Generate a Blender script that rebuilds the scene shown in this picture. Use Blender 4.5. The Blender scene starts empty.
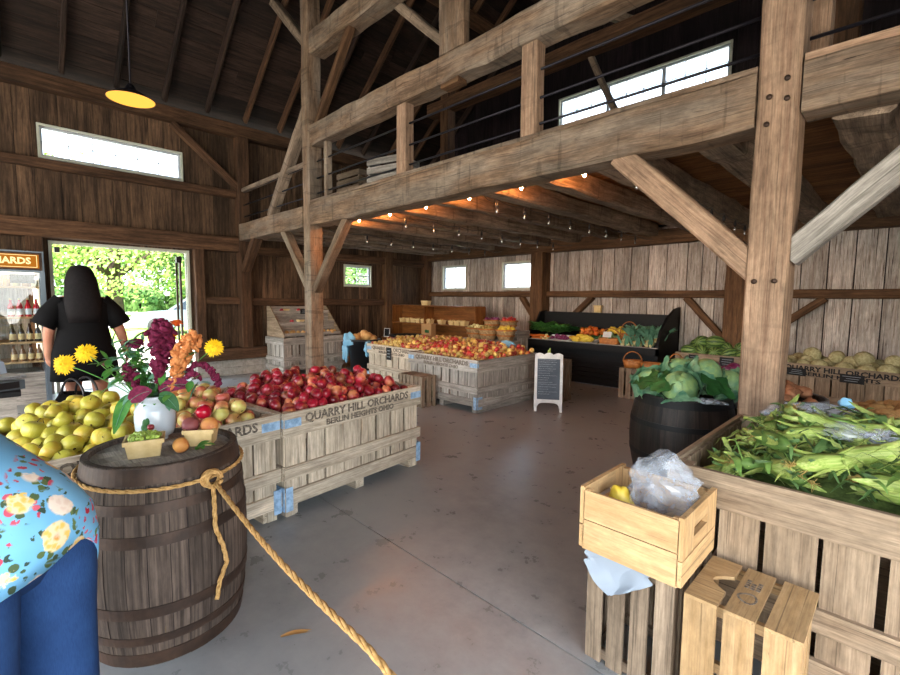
WORLD, SUN, EXPO = 1.0, 3.5, 2.52
import bpy, bmesh, math, random
from mathutils import Vector, Matrix, Euler, noise
random.seed(7)
R = random.random
def U(a, b): return a + (b - a) * R()
PI = math.pi
COL = bpy.context.scene.collection
SC = bpy.context.scene

# ------------------------------------------------------------------ materials
def hx(s):
    s = s.lstrip('#'); o = []
    for i in (0, 2, 4):
        c = int(s[i:i+2], 16) / 255
        o.append(c / 12.92 if c <= .04045 else ((c + .055) / 1.055) ** 2.4)
    return (o[0], o[1], o[2], 1)

class NT:
    def __init__(s, name):
        s.m = bpy.data.materials.new(name); s.m.use_nodes = True
        s.t = s.m.node_tree; s.t.nodes.clear()
        s.out = s.t.nodes.new('ShaderNodeOutputMaterial')
        s.p = None
    def put(s, sock, v):
        if isinstance(v, bpy.types.NodeSocket): s.t.links.new(v, sock)
        elif v is not None:
            if sock.type == 'RGBA' and len(v) == 3: v = (*v, 1)
            sock.default_value = v
    def n(s, typ, ins=None, **pr):
        nd = s.t.nodes.new('ShaderNode' + typ)
        for k, v in pr.items(): setattr(nd, k, v)
        for k, v in (ins or {}).items(): s.put(nd.inputs[k], v)
        return nd
    def attr(s, name): return s.n('Attribute', attribute_name=name)
    def math(s, op, a, b=None):
        nd = s.n('Math', operation=op); s.put(nd.inputs[0], a)
        if b is not None: s.put(nd.inputs[1], b)
        return nd.outputs[0]
    def vmul(s, v, k):
        nd = s.n('VectorMath', operation='MULTIPLY'); s.put(nd.inputs[0], v); s.put(nd.inputs[1], k); return nd.outputs[0]
    def noise(s, v, scale=1, detail=5, rough=.6, dist=0):
        nd = s.n('TexNoise', {'Scale': scale, 'Detail': detail, 'Roughness': rough, 'Distortion': dist})
        if v is not None: s.put(nd.inputs['Vector'], v)
        return nd.outputs[0]
    def mr(s, v, a, b, c=0., d=1.):
        return s.n('MapRange', {0: v, 1: a, 2: b, 3: c, 4: d}).outputs[0]
    def mix(s, f, a, b, blend='MIX'):
        nd = s.n('Mix', data_type='RGBA', blend_type=blend)
        s.put(nd.inputs[0], f); s.put(nd.inputs[6], a); s.put(nd.inputs[7], b); return nd.outputs[2]
    def obj(s): return s.n('TexCoord').outputs['Object']
    def pos(s): return s.n('NewGeometry').outputs['Position']
    def rnd(s): return s.n('ObjectInfo').outputs['Random']
    def bsdf(s, color, rough=.6, spec=.5, bump=None, bs=.3, bd=.01, **kw):
        ins = {'Base Color': color, 'Roughness': rough, 'Specular IOR Level': spec}
        p = s.n('BsdfPrincipled', ins)
        for k, v in kw.items(): s.put(p.inputs[k], v)
        if bump is not None:
            b = s.n('Bump', {'Strength': bs, 'Distance': bd, 'Height': bump}); s.t.links.new(b.outputs[0], p.inputs['Normal'])
        s.t.links.new(p.outputs[0], s.out.inputs[0]); s.p = p
        return s.m

def wood(name, dark, light, rough=.78, var=.3, stain=.5, bump=.4, streak=(1.6, 26, 26), fine=.35, grey=None, spots=None, crack=.5, hew=0, dist=.5):
    t = NT(name); g = t.attr('gc').outputs['Vector']; r = t.attr('rnd').outputs['Fac']
    n1 = t.noise(t.vmul(g, streak), 1, 7, .62, dist)
    c = t.mix(t.mr(n1, .3, .7), hx(dark), hx(light))
    if grey:
        n4 = t.noise(t.vmul(g, (1.1, 5, 5)), 1, 5, .6)
        c = t.mix(t.mr(n4, .42, .62), c, hx(grey))
    n2 = t.noise(t.vmul(g, (.9, 3.2, 3.2)), 1, 5, .65)
    k = t.mr(n2, .3, .65, 1 - stain, 1.12)
    n3 = t.noise(t.vmul(g, (5, 150, 150)), 1, 3, .6)
    k = t.math('MULTIPLY', k, t.mr(n3, .3, .6, 1 - fine, 1.0))
    k = t.math('MULTIPLY', k, t.mr(r, 0, 1, 1 - var, 1 + var * .6))
    if crack:
        n6 = t.noise(t.vmul(g, (.9, 75, 75)), 1, 3, .55); k = t.math('MULTIPLY', k, t.mr(n6, .62, .68, 1, 1 - crack))
        n7 = t.noise(t.vmul(g, (14, 40, 40)), 1, 4, .7); k = t.math('MULTIPLY', k, t.mr(n7, .3, .7, .78, 1.15))
    if hew:
        n8 = t.noise(t.vmul(g, (17, 2.0, 2.0)), 1, 3, .5, .5); k = t.math('MULTIPLY', k, t.mr(n8, .60, .66, 1, 1 - hew))
        n9 = t.noise(t.vmul(g, (3.2, 7, 7)), 1, 6, .7); k = t.math('MULTIPLY', k, t.mr(n9, .35, .65, .72, 1.18))
    if spots:
        n5 = t.noise(t.vmul(g, spots[0]), 1, 4, .7)
        c = t.mix(t.mr(n5, spots[1], spots[1] + .08), c, hx(spots[2]))
    c = t.mix(1.0, c, t.n('CombineColor', {0: k, 1: k, 2: k}).outputs[0], 'MULTIPLY')
    h = t.math('ADD', t.math('MULTIPLY', n1, .7), t.math('MULTIPLY', n3, .4))
    return t.bsdf(c, rough, .25, h, bump, .006)

def plain(name, col, rough=.5, spec=.5, var=0., nscale=8, ncol=None, bump=0, **kw):
    t = NT(name); c = hx(col); h = None
    if ncol:
        n = t.noise(t.obj(), nscale, 5, .6); c = t.mix(t.mr(n, .38, .64), c, hx(ncol)); h = n
    if var:
        k = t.mr(t.rnd(), 0, 1, 1 - var, 1 + var)
        c = t.mix(1., c, t.n('CombineColor', {0: k, 1: k, 2: k}).outputs[0], 'MULTIPLY')
    return t.bsdf(c, rough, spec, h if bump else None, bump, .004, **kw)

def emit(name, col, st):
    t = NT(name); e = t.n('Emission', {0: hx(col), 1: st}); t.t.links.new(e.outputs[0], t.out.inputs[0]); return t.m

M = {}
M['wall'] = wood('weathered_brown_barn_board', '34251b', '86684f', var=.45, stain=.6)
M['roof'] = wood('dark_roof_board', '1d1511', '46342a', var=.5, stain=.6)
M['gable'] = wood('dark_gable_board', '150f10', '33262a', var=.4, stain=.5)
M['white'] = wood('worn_whitewashed_board', 'a39286', 'ded5cd', var=.3, stain=.35, streak=(2.2, 34, 34), spots=((2.6, 70, 70), .57, '63493b'), hew=.0, crack=.6)
M['beam'] = wood('hewn_grey_brown_beam', '654e3b', '9f836a', var=.12, stain=.4, bump=.8, grey='8f7f6f', streak=(2.6, 24, 24), spots=((3, 45, 45), .66, '3a2b1f'), hew=.3)
M['post'] = wood('pale_planed_post', '90705a', 'ba9b80', var=.1, stain=.35, streak=(1.3, 40, 40), spots=((2.5, 50, 50), .68, '6b4c35'), hew=.12)
M['dbeam'] = wood('dark_brown_beam', '3b281b', '7a583f', var=.2, stain=.5)
M['rbeam'] = wood('reddish_brown_beam', '49311f', '836042', var=.15, stain=.45)
M['joist'] = wood('grey_brown_joist', '6f5d4d', 'b39c86', var=.25, stain=.45, bump=.7, hew=.4)
M['deck'] = wood('underside_of_loft_boards', '74482a', 'b9814f', var=.35, stain=.45)
M['bin'] = wood('bleached_bin_slat', 'a99985', 'e2d3bd', var=.22, stain=.3, spots=((1.5, 30, 30), .66, 'a5825a'))
M['bingrey'] = wood('grey_weathered_slat', '857e77', 'c6beb4', var=.22, stain=.35)
M['bintan'] = wood('tan_grey_bin_board', '84705b', 'b39d84', var=.18, stain=.3)
M['pine'] = wood('new_pine', 'ac875a', 'cba97c', rough=.6, var=.1, stain=.15, fine=.15, bump=.15, streak=(1, 14, 14))
M['pine2'] = wood('scuffed_pine', 'a07f56', 'c2a278', rough=.65, var=.12, stain=.25, fine=.2, bump=.2, spots=((5, 40, 40), .68, '5e4633'))
M['crate'] = wood('brown_grey_crate_slat', '6b5b4b', 'a08d78', var=.22, stain=.4)
M['stave'] = wood('aged_oak_stave', '342a24', '6e5e53', var=.4, stain=.5, dist=.0, streak=(2, 70, 70), spots=((2, 14, 14), .7, '6f5a30'))
M['stavedark'] = wood('black_oak_stave', '17120f', '3a2e27', rough=.5, var=.3, stain=.5)
M['barreltop'] = wood('grey_barrel_head', '7d776f', 'aaa399', var=.1, stain=.35)
M['shelfwood'] = wood('varnished_red_brown_shelf', '6b3c1c', 'a36a35', rough=.5, var=.1, stain=.3)
M['hoop'] = plain('rusty_dark_hoop', '33261f', .55, .5, 0, 9, '4b372b', .3, Metallic=.4)
M['bluemetal'] = plain('flaking_blue_bracket', '9dbbd8', .5, .5, 0, 30, '6f8fae', .2)
M['iron'] = plain('black_iron_rod', '25232a', .45, .5, Metallic=.6)
M['steel'] = plain('galvanised_rim', '8f9298', .35, .5, 0, 20, '6c6d70', 0, Metallic=.3)
M['black'] = plain('black_painted_panel', '0b0b0d', .55, .25)
M['blackplastic'] = plain('black_plastic', '17171a', .4, .5)
M['slate'] = plain('slate_chalk_face', '464e57', .75, .2, 0, 3, '565f69')
M['chalk'] = plain('chalk_mark', '8d949b', .9, .1)
M['whitepaint'] = plain('white_paint', 'd5d6d4', .5, .4, 0, 12, 'bfc0be')
M['winframe'] = plain('pale_window_frame', 'c2c4b4', .5, .4)
M['vinyl'] = plain('white_vinyl_sash', 'b9bec6', .45, .4)
M['block'] = plain('concrete_block', 'a9a39a', .9, .2, 0, 20, '938d84', .3)
M['ink'] = plain('faded_black_stencil', '4a433d', .9, .1, 0, 70, '857a6e')
M['rope'] = plain('manila_rope', 'c79f68', .9, .15, 0, 60, 'a37c48', .4)
M['carton'] = plain('pale_wood_veneer', 'd8bf8d', .7, .2, 0, 14, 'c4a874')
M['kraft'] = plain('brown_paper', 'b0895f', .8, .2)
M['wicker'] = plain('honey_splint_basket', 'b06f32', .55, .4, .1, 30, '8f5524', .3)
M['wickerpale'] = plain('pale_splint_basket', 'a98d68', .7, .3, .12, 30, '7f6546', .3)
M['whitefab'] = plain('white_plastic_film', '87929f', .45, .4)
M['bluebag'] = plain('light_blue_plastic', '7fb6d6', .35, .5)
M['ceramic'] = plain('white_glazed_stoneware', 'b9c2cb', .15, .6)
M['darkcloth'] = plain('black_cloth', '0b0a0c', .85, .15)
M['skin'] = plain('skin', 'b98269', .55, .35, 0, 6, 'a8705a')
M['hair'] = plain('black_hair', '0d0a0b', .75, .2, 0, 40, '181214', .3)
M['silver'] = plain('silver_car_paint', 'a9b0b6', .3, .6, Metallic=.5)
M['greycar'] = plain('slate_grey_car_paint', '66727c', .3, .6, Metallic=.4)
M['tyre'] = plain('black_tyre', '111111', .8)
M['carglass'] = plain('dark_car_glass', '2b3540', .1, .8)
M['fish'] = plain('black_price_card', '101012', .6, .3)

def clear_glass(name, tint='ffffff', gl=.06, rough=.02):
    t = NT(name)
    a = t.n('BsdfTransparent', {0: hx(tint)}); b = t.n('BsdfGlossy', {0: (1, 1, 1, 1), 'Roughness': rough})
    m = t.n('MixShader', {0: gl}); t.t.links.new(a.outputs[0], m.inputs[1]); t.t.links.new(b.outputs[0], m.inputs[2])
    t.t.links.new(m.outputs[0], t.out.inputs[0]); return t.m
M['glass'] = clear_glass('window_glass', 'f4f8fa')
M['bulbglass'] = clear_glass('clear_bulb_glass', 'd8d4cc', .35)
def film(name, tint, tr=.5):
    t = NT(name)
    a = t.n('BsdfTransparent', {0: (1, 1, 1, 1)}); p = t.n('BsdfPrincipled', {'Base Color': hx(tint), 'Roughness': .22, 'Specular IOR Level': .7})
    n = t.mr(t.noise(t.obj(), 9, 4, .6), .35, .65, tr - .25, tr + .25)
    m = t.n('MixShader', {0: n}); t.t.links.new(a.outputs[0], m.inputs[1]); t.t.links.new(p.outputs[0], m.inputs[2])
    t.t.links.new(m.outputs[0], t.out.inputs[0]); return t.m
M['film'] = film('crinkled_clear_plastic', 'b4bcc8', .3)
M['litbulb'] = emit('glowing_filament_bulb', 'ffa050', 170)
M['lampglow'] = emit('warm_lamp_reflector', 'ffac45', .33)
M['signlit'] = emit('backlit_sign_face', 'c97a28', .16)
M['signletter'] = emit('backlit_sign_letters', 'ffdf9a', .3)
M['coolerlight'] = emit('cooler_lamp', 'ffe6c0', 1.6)

def floor_mat():
    t = NT('polished_concrete'); p = t.pos()
    n1 = t.noise(p, .9, 6, .6); n2 = t.noise(p, 6, 6, .65); n3 = t.noise(p, 55, 3, .6)
    c = t.mix(t.mr(n1, .35, .65), hx('757778'), hx('8a8c8c'))
    c = t.mix(t.mr(n2, .35, .7), c, hx('929392'))
    c = t.mix(t.mr(n3, .68, .78), c, hx('66625d'))
    r = t.mr(n2, .3, .7, .24, .42)
    return t.bsdf(c, r, .45, n3, .08, .003)
M['floor'] = floor_mat()

def apple_mat(name, base, blush, thr=.5, wid=.2, var=.12, speck='d9c27a', top=None, rough=.28):
    t = NT(name); o = t.obj(); r = t.rnd()
    off = t.n('VectorMath', operation='ADD'); t.put(off.inputs[0], o)
    cv = t.n('CombineXYZ', {0: t.math('MULTIPLY', r, 37.), 1: r, 2: r}).outputs[0]; t.put(off.inputs[1], cv)
    v = off.outputs[0]
    n = t.noise(v, 9, 3, .5); thr2 = t.math('ADD', t.mr(r, 0, 1, -.12, .12), thr)
    f = t.math('DIVIDE', t.math('SUBTRACT', n, thr2), wid); f = t.n('Clamp', {0: t.math('ADD', f, .5)}).outputs[0]
    c = t.mix(f, hx(base), hx(blush))
    st = t.noise(t.vmul(v, (90, 90, 12)), 1, 2, .5)
    c = t.mix(t.mr(st, .55, .7, 0, .35), c, hx(speck))
    k = t.mr(t.math('FRACT', t.math('MULTIPLY', r, 7.3)), 0, 1, 1 - var * 1.6, 1 + var)
    c = t.mix(1., c, t.n('CombineColor', {0: k, 1: k, 2: k}).outputs[0], 'MULTIPLY')
    return t.bsdf(c, rough, .5)
M['redapple'] = apple_mat('red_apple_skin', '8e1226', 'cf8a5a', .63, .2, .35, 'c4606a')
M['yellowapple'] = apple_mat('yellow_apple_skin', 'b3ac40', 'cfa83a', .62, .3, .12, 'd6d07c', rough=.4)
M['blushapple'] = apple_mat('blushed_apple_skin', 'c3bd6a', 'b8594a', .5, .25, .15, 'd7a575')
M['midapple'] = apple_mat('striped_apple_skin', 'cdb060', 'a3242c', .49, .16, .28, 'c9a050')
M['peach'] = apple_mat('peach_skin', 'dba050', 'b0442c', .48, .25, .1, 'e8a860', rough=.6)
M['plum'] = apple_mat('glossy_red_plum_skin', '97041a', 'a3102a', .5, .2, .1, 'b0283a', rough=.12)
M['darkpeach'] = apple_mat('dusky_plum_skin', '6b2f3c', '8f4a45', .5, .2, .1, '8a5560', rough=.6)
M['stem'] = plain('brown_fruit_stem', '4a3520', .8)
M['leaf'] = plain('green_leaf', '35702f', .5, .3, .15, 12, '5d8f3e')
M['leafdark'] = plain('dark_green_leaf', '1f4a24', .55, .3, .2, 10, '2f6330')
M['leafblue'] = plain('blue_green_cabbage_leaf', '487b60', .5, .35, .15, 15, '82a782', .8)
M['cabbage'] = plain('pale_green_cabbage', '93b070', .45, .35, .12, 16, '6b9670', .8)
M['redcab'] = plain('purple_cabbage', '6d1f4b', .4, .4, .15, 8, '8d4a72')
M['husk'] = plain('bright_green_husk', '86a04a', .5, .3, .22, 14, 'a8b56c')
def husk_mat(name, a, b, c):
    t = NT(name); o = t.obj(); n = t.noise(t.vmul(o, (160, 160, 9)), 1, 3, .6); m = t.noise(o, 12, 3)
    r = t.mr(t.rnd(), 0, 1, .72, 1.2); col = t.mix(t.mr(n, .35, .65), hx(a), hx(b)); col = t.mix(t.mr(m, .55, .75), col, hx(c))
    return t.bsdf(t.mix(1., col, t.n('CombineColor', {0: r, 1: r, 2: t.math('MULTIPLY', r, .9)}).outputs[0], 'MULTIPLY'), .5, .3, n, .3, .002)
M['husk'] = husk_mat('striped_pale_husk', '7a9440', 'aebb74', 'c3c48c')
M['huskd'] = plain('dull_green_husk', '4c6d31', .55, .3, .22, 14, '6c8a45')
M['huskleaf'] = plain('dark_husk_leaf', '2f4a26', .55, .3, .3, 10, '557040')
M['silk'] = plain('dry_corn_silk', 'a08850', .8, .2, .2)
M['potato'] = plain('tan_potato_skin', 'b08d5c', .8, .2, .15, 18, '94744a', .2)
M['sweet'] = plain('sweet_potato_skin', '9c6e50', .7, .25, .15, 14, '85573d', .2)
M['melon'] = plain('pale_netted_melon', 'bdb38a', .7, .25, .12, 30, '948b5e', .3)
def wm():
    t = NT('striped_watermelon_rind'); o = t.obj()
    a = t.n('SeparateXYZ', {0: o}); ang = t.math('ARCTAN2', a.outputs[1], a.outputs[2])
    w = t.math('SINE', t.math('ADD', t.math('MULTIPLY', ang, 9), t.math('MULTIPLY', t.noise(o, 14, 3), 5)))
    return t.bsdf(t.mix(t.mr(w, -.1, .4), hx('7d9550'), hx('34552a')), .4, .4)
M['watermelon'] = wm()
M['squash'] = plain('yellow_squash', 'd6b331', .45, .4, .12, 10, 'e0c44f')
M['orange'] = plain('orange_pepper', 'c9541f', .4, .4, .25, 8, 'd07a2c')
M['carrot'] = plain('carrot_orange', 'c8702f', .6, .3, .15)
M['tomato'] = plain('red_tomato', 'b5251b', .3, .5, .2)
M['kale'] = plain('curly_kale', '3f7d34', .6, .3, .2, 30, '6aa552')
M['leek'] = plain('grey_green_leaf', '6f9a80', .5, .3, .15, 9, '4f7d62')
M['cream'] = plain('cream_cauliflower', 'd8cf9c', .7, .3, .06, 60, 'c2b67d', .6)
M['grape'] = plain('green_gooseberry', '8fa544', .3, .5, .2)
M['marigold'] = plain('yellow_marigold', 'e0b810', .6, .2, .05, 60, 'cf9a08')
M['magenta'] = plain('magenta_zinnia', '7c2149', .6, .2, .05, 40, '5e1738')
M['amaranth'] = plain('burgundy_amaranth', '4d0e27', .8, .2, .1, 60, '6e1c3d')
M['celosia'] = plain('orange_celosia', 'b06534', .8, .2, .1, 60, 'c48450')
M['orangeflower'] = plain('orange_zinnia', 'd8581f', .6, .2)
M['grass'] = plain('mown_grass', '6f9440', .9, .1, 0, .6, '8fae55')
M['gravel'] = plain('pale_gravel', 'c9c2b4', .95, .1, 0, 3, 'aaa394')
M['foliage'] = plain('sunlit_foliage', '6f8f45', .7, .1, .25, .9, '93a45c')
M['foliage2'] = plain('green_foliage', '527a42', .7, .1, .25, .9, '7b9a58')
M['bark'] = plain('grey_bark', '4d4238', .95, .1, 0, 4, '38302a')
M['tan'] = plain('tan_gourd', 'b7894f', .6, .3, .2, 8, 'c9a26a')

# ------------------------------------------------------------------ mesh builder
class MB:
    def __init__(s): s.v, s.f, s.g, s.r, s.mi, s.sm = [], [], [], [], [], []
    def add(s, vs, fs, gs=None, mat=0, smooth=False, rnd=None):
        o = len(s.v); rnd = R() if rnd is None else rnd
        s.v += [tuple(v) for v in vs]; s.f += [tuple(i + o for i in f) for f in fs]
        s.g += list(gs) if gs else [(v[0], v[1], v[2]) for v in s.v[o:]]
        s.r += [rnd] * len(vs); s.mi += [mat] * len(fs); s.sm += [smooth] * len(fs)
        return s
    def box(s, c, d, rot=None, mat=0, ch=0., rnd=None):
        d = [abs(x) for x in d]
        ax = sorted(range(3), key=lambda i: -d[i]); off = (U(0, 40), U(0, 40), U(0, 40))
        h = [x / 2 for x in d]
        pts = [(x, y, z) for x in (-1, 1) for y in (-1, 1) for z in (-1, 1)]
        vs, gs = [], []
        for p in pts:
            q = Vector((p[0] * h[0], p[1] * h[1], p[2] * h[2]))
            gs.append(tuple(q[ax[i]] + off[i] for i in range(3)))
            if rot is not None: q = rot @ q
            vs.append((q[0] + c[0], q[1] + c[1], q[2] + c[2]))
        fs = [(0, 1, 3, 2), (4, 6, 7, 5), (0, 4, 5, 1), (2, 3, 7, 6), (0, 2, 6, 4), (1, 5, 7, 3)]
        return s.add(vs, fs, gs, mat, False, rnd)
    def bx(s, x0, x1, y0, y1, z0, z1, mat=0, rnd=None):
        return s.box(((x0+x1)/2, (y0+y1)/2, (z0+z1)/2), (x1-x0, y1-y0, z1-z0), None, mat, 0, rnd)
    def beam(s, p0, p1, w, h, up=(0, 0, 1), n=8, jit=.006, ch=.012, mat=0):
        p0, p1 = Vector(p0), Vector(p1); t = (p1 - p0); L = t.length; t.normalize()
        u = Vector(up); sd = t.cross(u); 
        if sd.length < 1e-3: sd = t.cross(Vector((0, 1, 0)))
        sd.normalize(); u = sd.cross(t)
        a, b = w / 2, h / 2
        prof = [(-a+ch, -b), (a-ch, -b), (a, -b+ch), (a, b-ch), (a-ch, b), (-a+ch, b), (-a, b-ch), (-a, -b+ch)]
        vs, gs, fs = [], [], []; off = (U(0, 40), U(0, 40), U(0, 40)); sed = U(0, 99)
        for i in range(n + 1):
            for j, (x, y) in enumerate(prof):
                l = L * i / n
                e = jit
                nx = noise.noise(Vector((l * 2.3 + sed, x * 7, y * 7))) * e * 1.6 + (R() - .5) * e
                ny = noise.noise(Vector((l * 2.3 + sed + 50, x * 7, y * 7))) * e * 1.6 + (R() - .5) * e
                q = p0 + t * l + sd * (x + nx) + u * (y + ny)
                vs.append(q); gs.append((l + off[0], x + off[1], y + off[2]))
        for i in range(n):
            for j in range(8):
                k = (j + 1) % 8
                fs.append((i*8+j, i*8+k, i*8+8+k, i*8+8+j))
        fs += [tuple(range(7, -1, -1)), tuple(range(n*8, n*8+8))]
        return s.add(vs, fs, gs, mat, False)
    def tube(s, pts, r, n=8, mat=0, smooth=True, flat=1.):
        pts = [Vector(p) for p in pts]; N = len(pts); vs, fs, gs = [], [], []
        rr = r if isinstance(r, (list, tuple)) else [r] * N
        ref = None; l = 0
        for i, p in enumerate(pts):
            t = (pts[min(i+1, N-1)] - pts[max(i-1, 0)]).normalized()
            if ref is None: ref = t.orthogonal().normalized()
            ref = (ref - t * ref.dot(t))
            ref = ref.normalized() if ref.length > 1e-6 else t.orthogonal().normalized()
            b = t.cross(ref)
            if i: l += (p - pts[i-1]).length
            for j in range(n):
                a = 2 * PI * j / n
                vs.append(p + ref * math.cos(a) * rr[i] + b * math.sin(a) * rr[i] * flat)
                gs.append((l, math.cos(a) * rr[i], math.sin(a) * rr[i]))
        for i in range(N-1):
            for j in range(n):
                k = (j+1) % n; fs.append((i*n+j, i*n+k, i*n+n+k, i*n+n+j))
        fs += [tuple(range(n-1, -1, -1)), tuple(range((N-1)*n, N*n))]
        return s.add(vs, fs, gs, mat, smooth)
    def lathe(s, prof, n=24, mat=0, smooth=True, c=(0, 0, 0), caps=(True, True), lobe=0, lobes=5, rot=None, off=0):
        vs, fs, gs = [], [], []; N = len(prof); c = Vector(c)
        for i, (r, z) in enumerate(prof):
            for j in range(n):
                a = 2 * PI * j / n + off; k = r * (1 + lobe * math.cos(lobes * a))
                q = Vector((k * math.cos(a), k * math.sin(a), z))
                if rot is not None: q = rot @ q
                vs.append(q + c); gs.append((z, a * .4, r))
        for i in range(N-1):
            for j in range(n):
                k = (j+1) % n; fs.append((i*n+j, i*n+k, i*n+n+k, i*n+n+j))
        if caps[0]: fs.append(tuple(range(n-1, -1, -1)))
        if caps[1]: fs.append(tuple(range((N-1)*n, N*n)))
        return s.add(vs, fs, gs, mat, smooth)
    def ball(s, c, r, nu=12, nv=8, mat=0, rot=None, bump=0., seed=0, smooth=True, bf=4.):
        if not isinstance(r, (tuple, list)): r = (r, r, r)
        vs, fs = [], []; c = Vector(c); sv = Vector((seed * 7.1, seed * 3.3, seed))
        for i in range(nv + 1):
            th = PI * i / nv
            for j in range(nu):
                ph = 2 * PI * j / nu
                d = Vector((math.sin(th) * math.cos(ph), math.sin(th) * math.sin(ph), math.cos(th)))
                k = 1 + bump * noise.noise(d * bf * .5 + sv) if bump else 1
                q = Vector((d.x * r[0], d.y * r[1], d.z * r[2])) * k
                if rot is not None: q = rot @ q
                vs.append(q + c)
        for i in range(nv):
            for j in range(nu):
                k = (j+1) % nu; fs.append((i*nu+j, i*nu+nu+j, i*nu+nu+k, i*nu+k))
        return s.add(vs, fs, None, mat, smooth)
    def prism(s, poly, d, mtx=None, mat=0):
        n = len(poly); vs = [Vector((x, y, 0)) for x, y in poly] + [Vector((x, y, d)) for x, y in poly]
        if mtx is not None: vs = [mtx @ v for v in vs]
        fs = [tuple(range(n-1, -1, -1)), tuple(range(n, 2*n))] + [(i, (i+1) % n, n+(i+1) % n, n+i) for i in range(n)]
        o = (U(0, 40), U(0, 40))
        gs = [(x + o[0], y + o[1], 0) for x, y in poly] * 2
        return s.add(vs, fs, gs, mat)
    def loft(s, rings, mat=0, smooth=True, caps=True):
        n = len(rings[0]); vs = [v for r in rings for v in r]; fs = []
        for i in range(len(rings)-1):
            for j in range(n):
                k = (j+1) % n; fs.append((i*n+j, i*n+k, i*n+n+k, i*n+n+j))
        if caps: fs += [tuple(range(n-1, -1, -1)), tuple(range((len(rings)-1)*n, len(rings)*n))]
        return s.add(vs, fs, None, mat, smooth)
    def leafblade(s, pts, w, mat=0, cup=.25, nrm=(0, 0, 1), th=0):
        pts = [Vector(p) for p in pts]; N = len(pts); vs, fs = [], []
        nr = Vector(nrm)
        for i, p in enumerate(pts):
            t = (pts[min(i+1, N-1)] - pts[max(i-1, 0)]).normalized(); sd = t.cross(nr)
            sd = sd.normalized() if sd.length > 1e-4 else t.orthogonal().normalized(); up = sd.cross(t)
            k = i / (N-1); ww = w * math.sin(PI * (k * .88 + .1)) ** .8
            vs += [p - sd * ww + up * ww * cup, p, p + sd * ww + up * ww * cup]
        for i in range(N-1):
            a = i * 3; fs += [(a, a+1, a+4, a+3), (a+1, a+2, a+5, a+4)]
        return s.add(vs, fs, None, mat, True)
    def build(s, name, mats, parent=None, loc=None, rot=None, **pr):
        me = bpy.data.meshes.new(name); me.from_pydata(s.v, [], s.f)
        if not isinstance(mats, (list, tuple)): mats = [mats]
        for m in mats: me.materials.append(M[m] if isinstance(m, str) else m)
        me.polygons.foreach_set('material_index', s.mi); me.polygons.foreach_set('use_smooth', s.sm)
        a = me.attributes.new('gc', 'FLOAT_VECTOR', 'POINT'); a.data.foreach_set('vector', [x for g in s.g for x in g])
        a = me.attributes.new('rnd', 'FLOAT', 'POINT'); a.data.foreach_set('value', s.r)
        me.update()
        o = bpy.data.objects.new(name, me); COL.objects.link(o)
        if parent: o.parent = parent
        if loc: o.location = loc
        if rot is not None: o.rotation_euler = rot
        for k, v in pr.items(): o[k] = v
        return o

KIDS = {}
def kids(o):
    return [c for c in o.children]
def tag(o, label=None, cat=None, group=None, kind=None):
    if label: o['label'] = label
    if cat: o['category'] = cat
    if group: o['group'] = group
    if kind: o['kind'] = kind
    return o
def thing(name, label, cat, loc=(0, 0, 0), rz=0., group=None):
    o = bpy.data.objects.new(name, None); COL.objects.link(o); o.empty_display_size = .1
    o.location = loc; o.rotation_euler = (0, 0, rz)
    return tag(o, label, cat, group)
def struct(o, label=None): return tag(o, label, None, None, 'structure')
def dup(o, loc=None, rot=None, label=None, group=None, scale=None):
    def cp(q, par):
        c = q.copy(); COL.objects.link(c)
        if par: c.parent = par
        for ch in list(q.children): cp(ch, c)
        return c
    c = cp(o, None)
    if loc is not None: c.location = loc
    if rot is not None: c.rotation_euler = rot
    if scale is not None: c.scale = (scale, scale, scale) if isinstance(scale, (int, float)) else scale
    if label: c['label'] = label
    if group: c['group'] = group
    return c

_fc = {}
def text_into(mb, s, size, mtx, mat=0, width=None, depth=.0015, bold=.0):
    cu = bpy.data.curves.new('lettering', 'FONT'); cu.body = s; cu.size = size; cu.align_x = 'CENTER'; cu.align_y = 'CENTER'
    cu.extrude = depth; cu.resolution_u = 2; cu.offset = bold
    o = bpy.data.objects.new('lettering', cu); COL.objects.link(o)
    dg = bpy.context.evaluated_depsgraph_get(); dg.update()
    me = bpy.data.meshes.new_from_object(o.evaluated_get(dg))
    xs = [v.co.x for v in me.vertices]; k = 1
    if width and xs: k = width / (max(xs) - min(xs))
    vs = [mtx @ Vector((v.co.x * k, v.co.y, v.co.z)) for v in me.vertices]
    mb.add(vs, [tuple(p.vertices) for p in me.polygons], None, mat)
    bpy.data.objects.remove(o); bpy.data.meshes.remove(me); bpy.data.curves.remove(cu)
def frame_mtx(o, x, y):
    x, y = Vector(x).normalized(), Vector(y).normalized(); z = x.cross(y)
    return Matrix(((x.x, y.x, z.x, o[0]), (x.y, y.y, z.y, o[1]), (x.z, y.z, z.z, o[2]), (0, 0, 0, 1)))
# ------------------------------------------------------------------ the barn shell
XL, XR, YB, YN = -8.88, 2.3, 8.01, -4.6
XM, SL, ZE = -3.34, .78, 4.62
def roofz(x): return ZE + SL * (5.54 - abs(x - XM))

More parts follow.
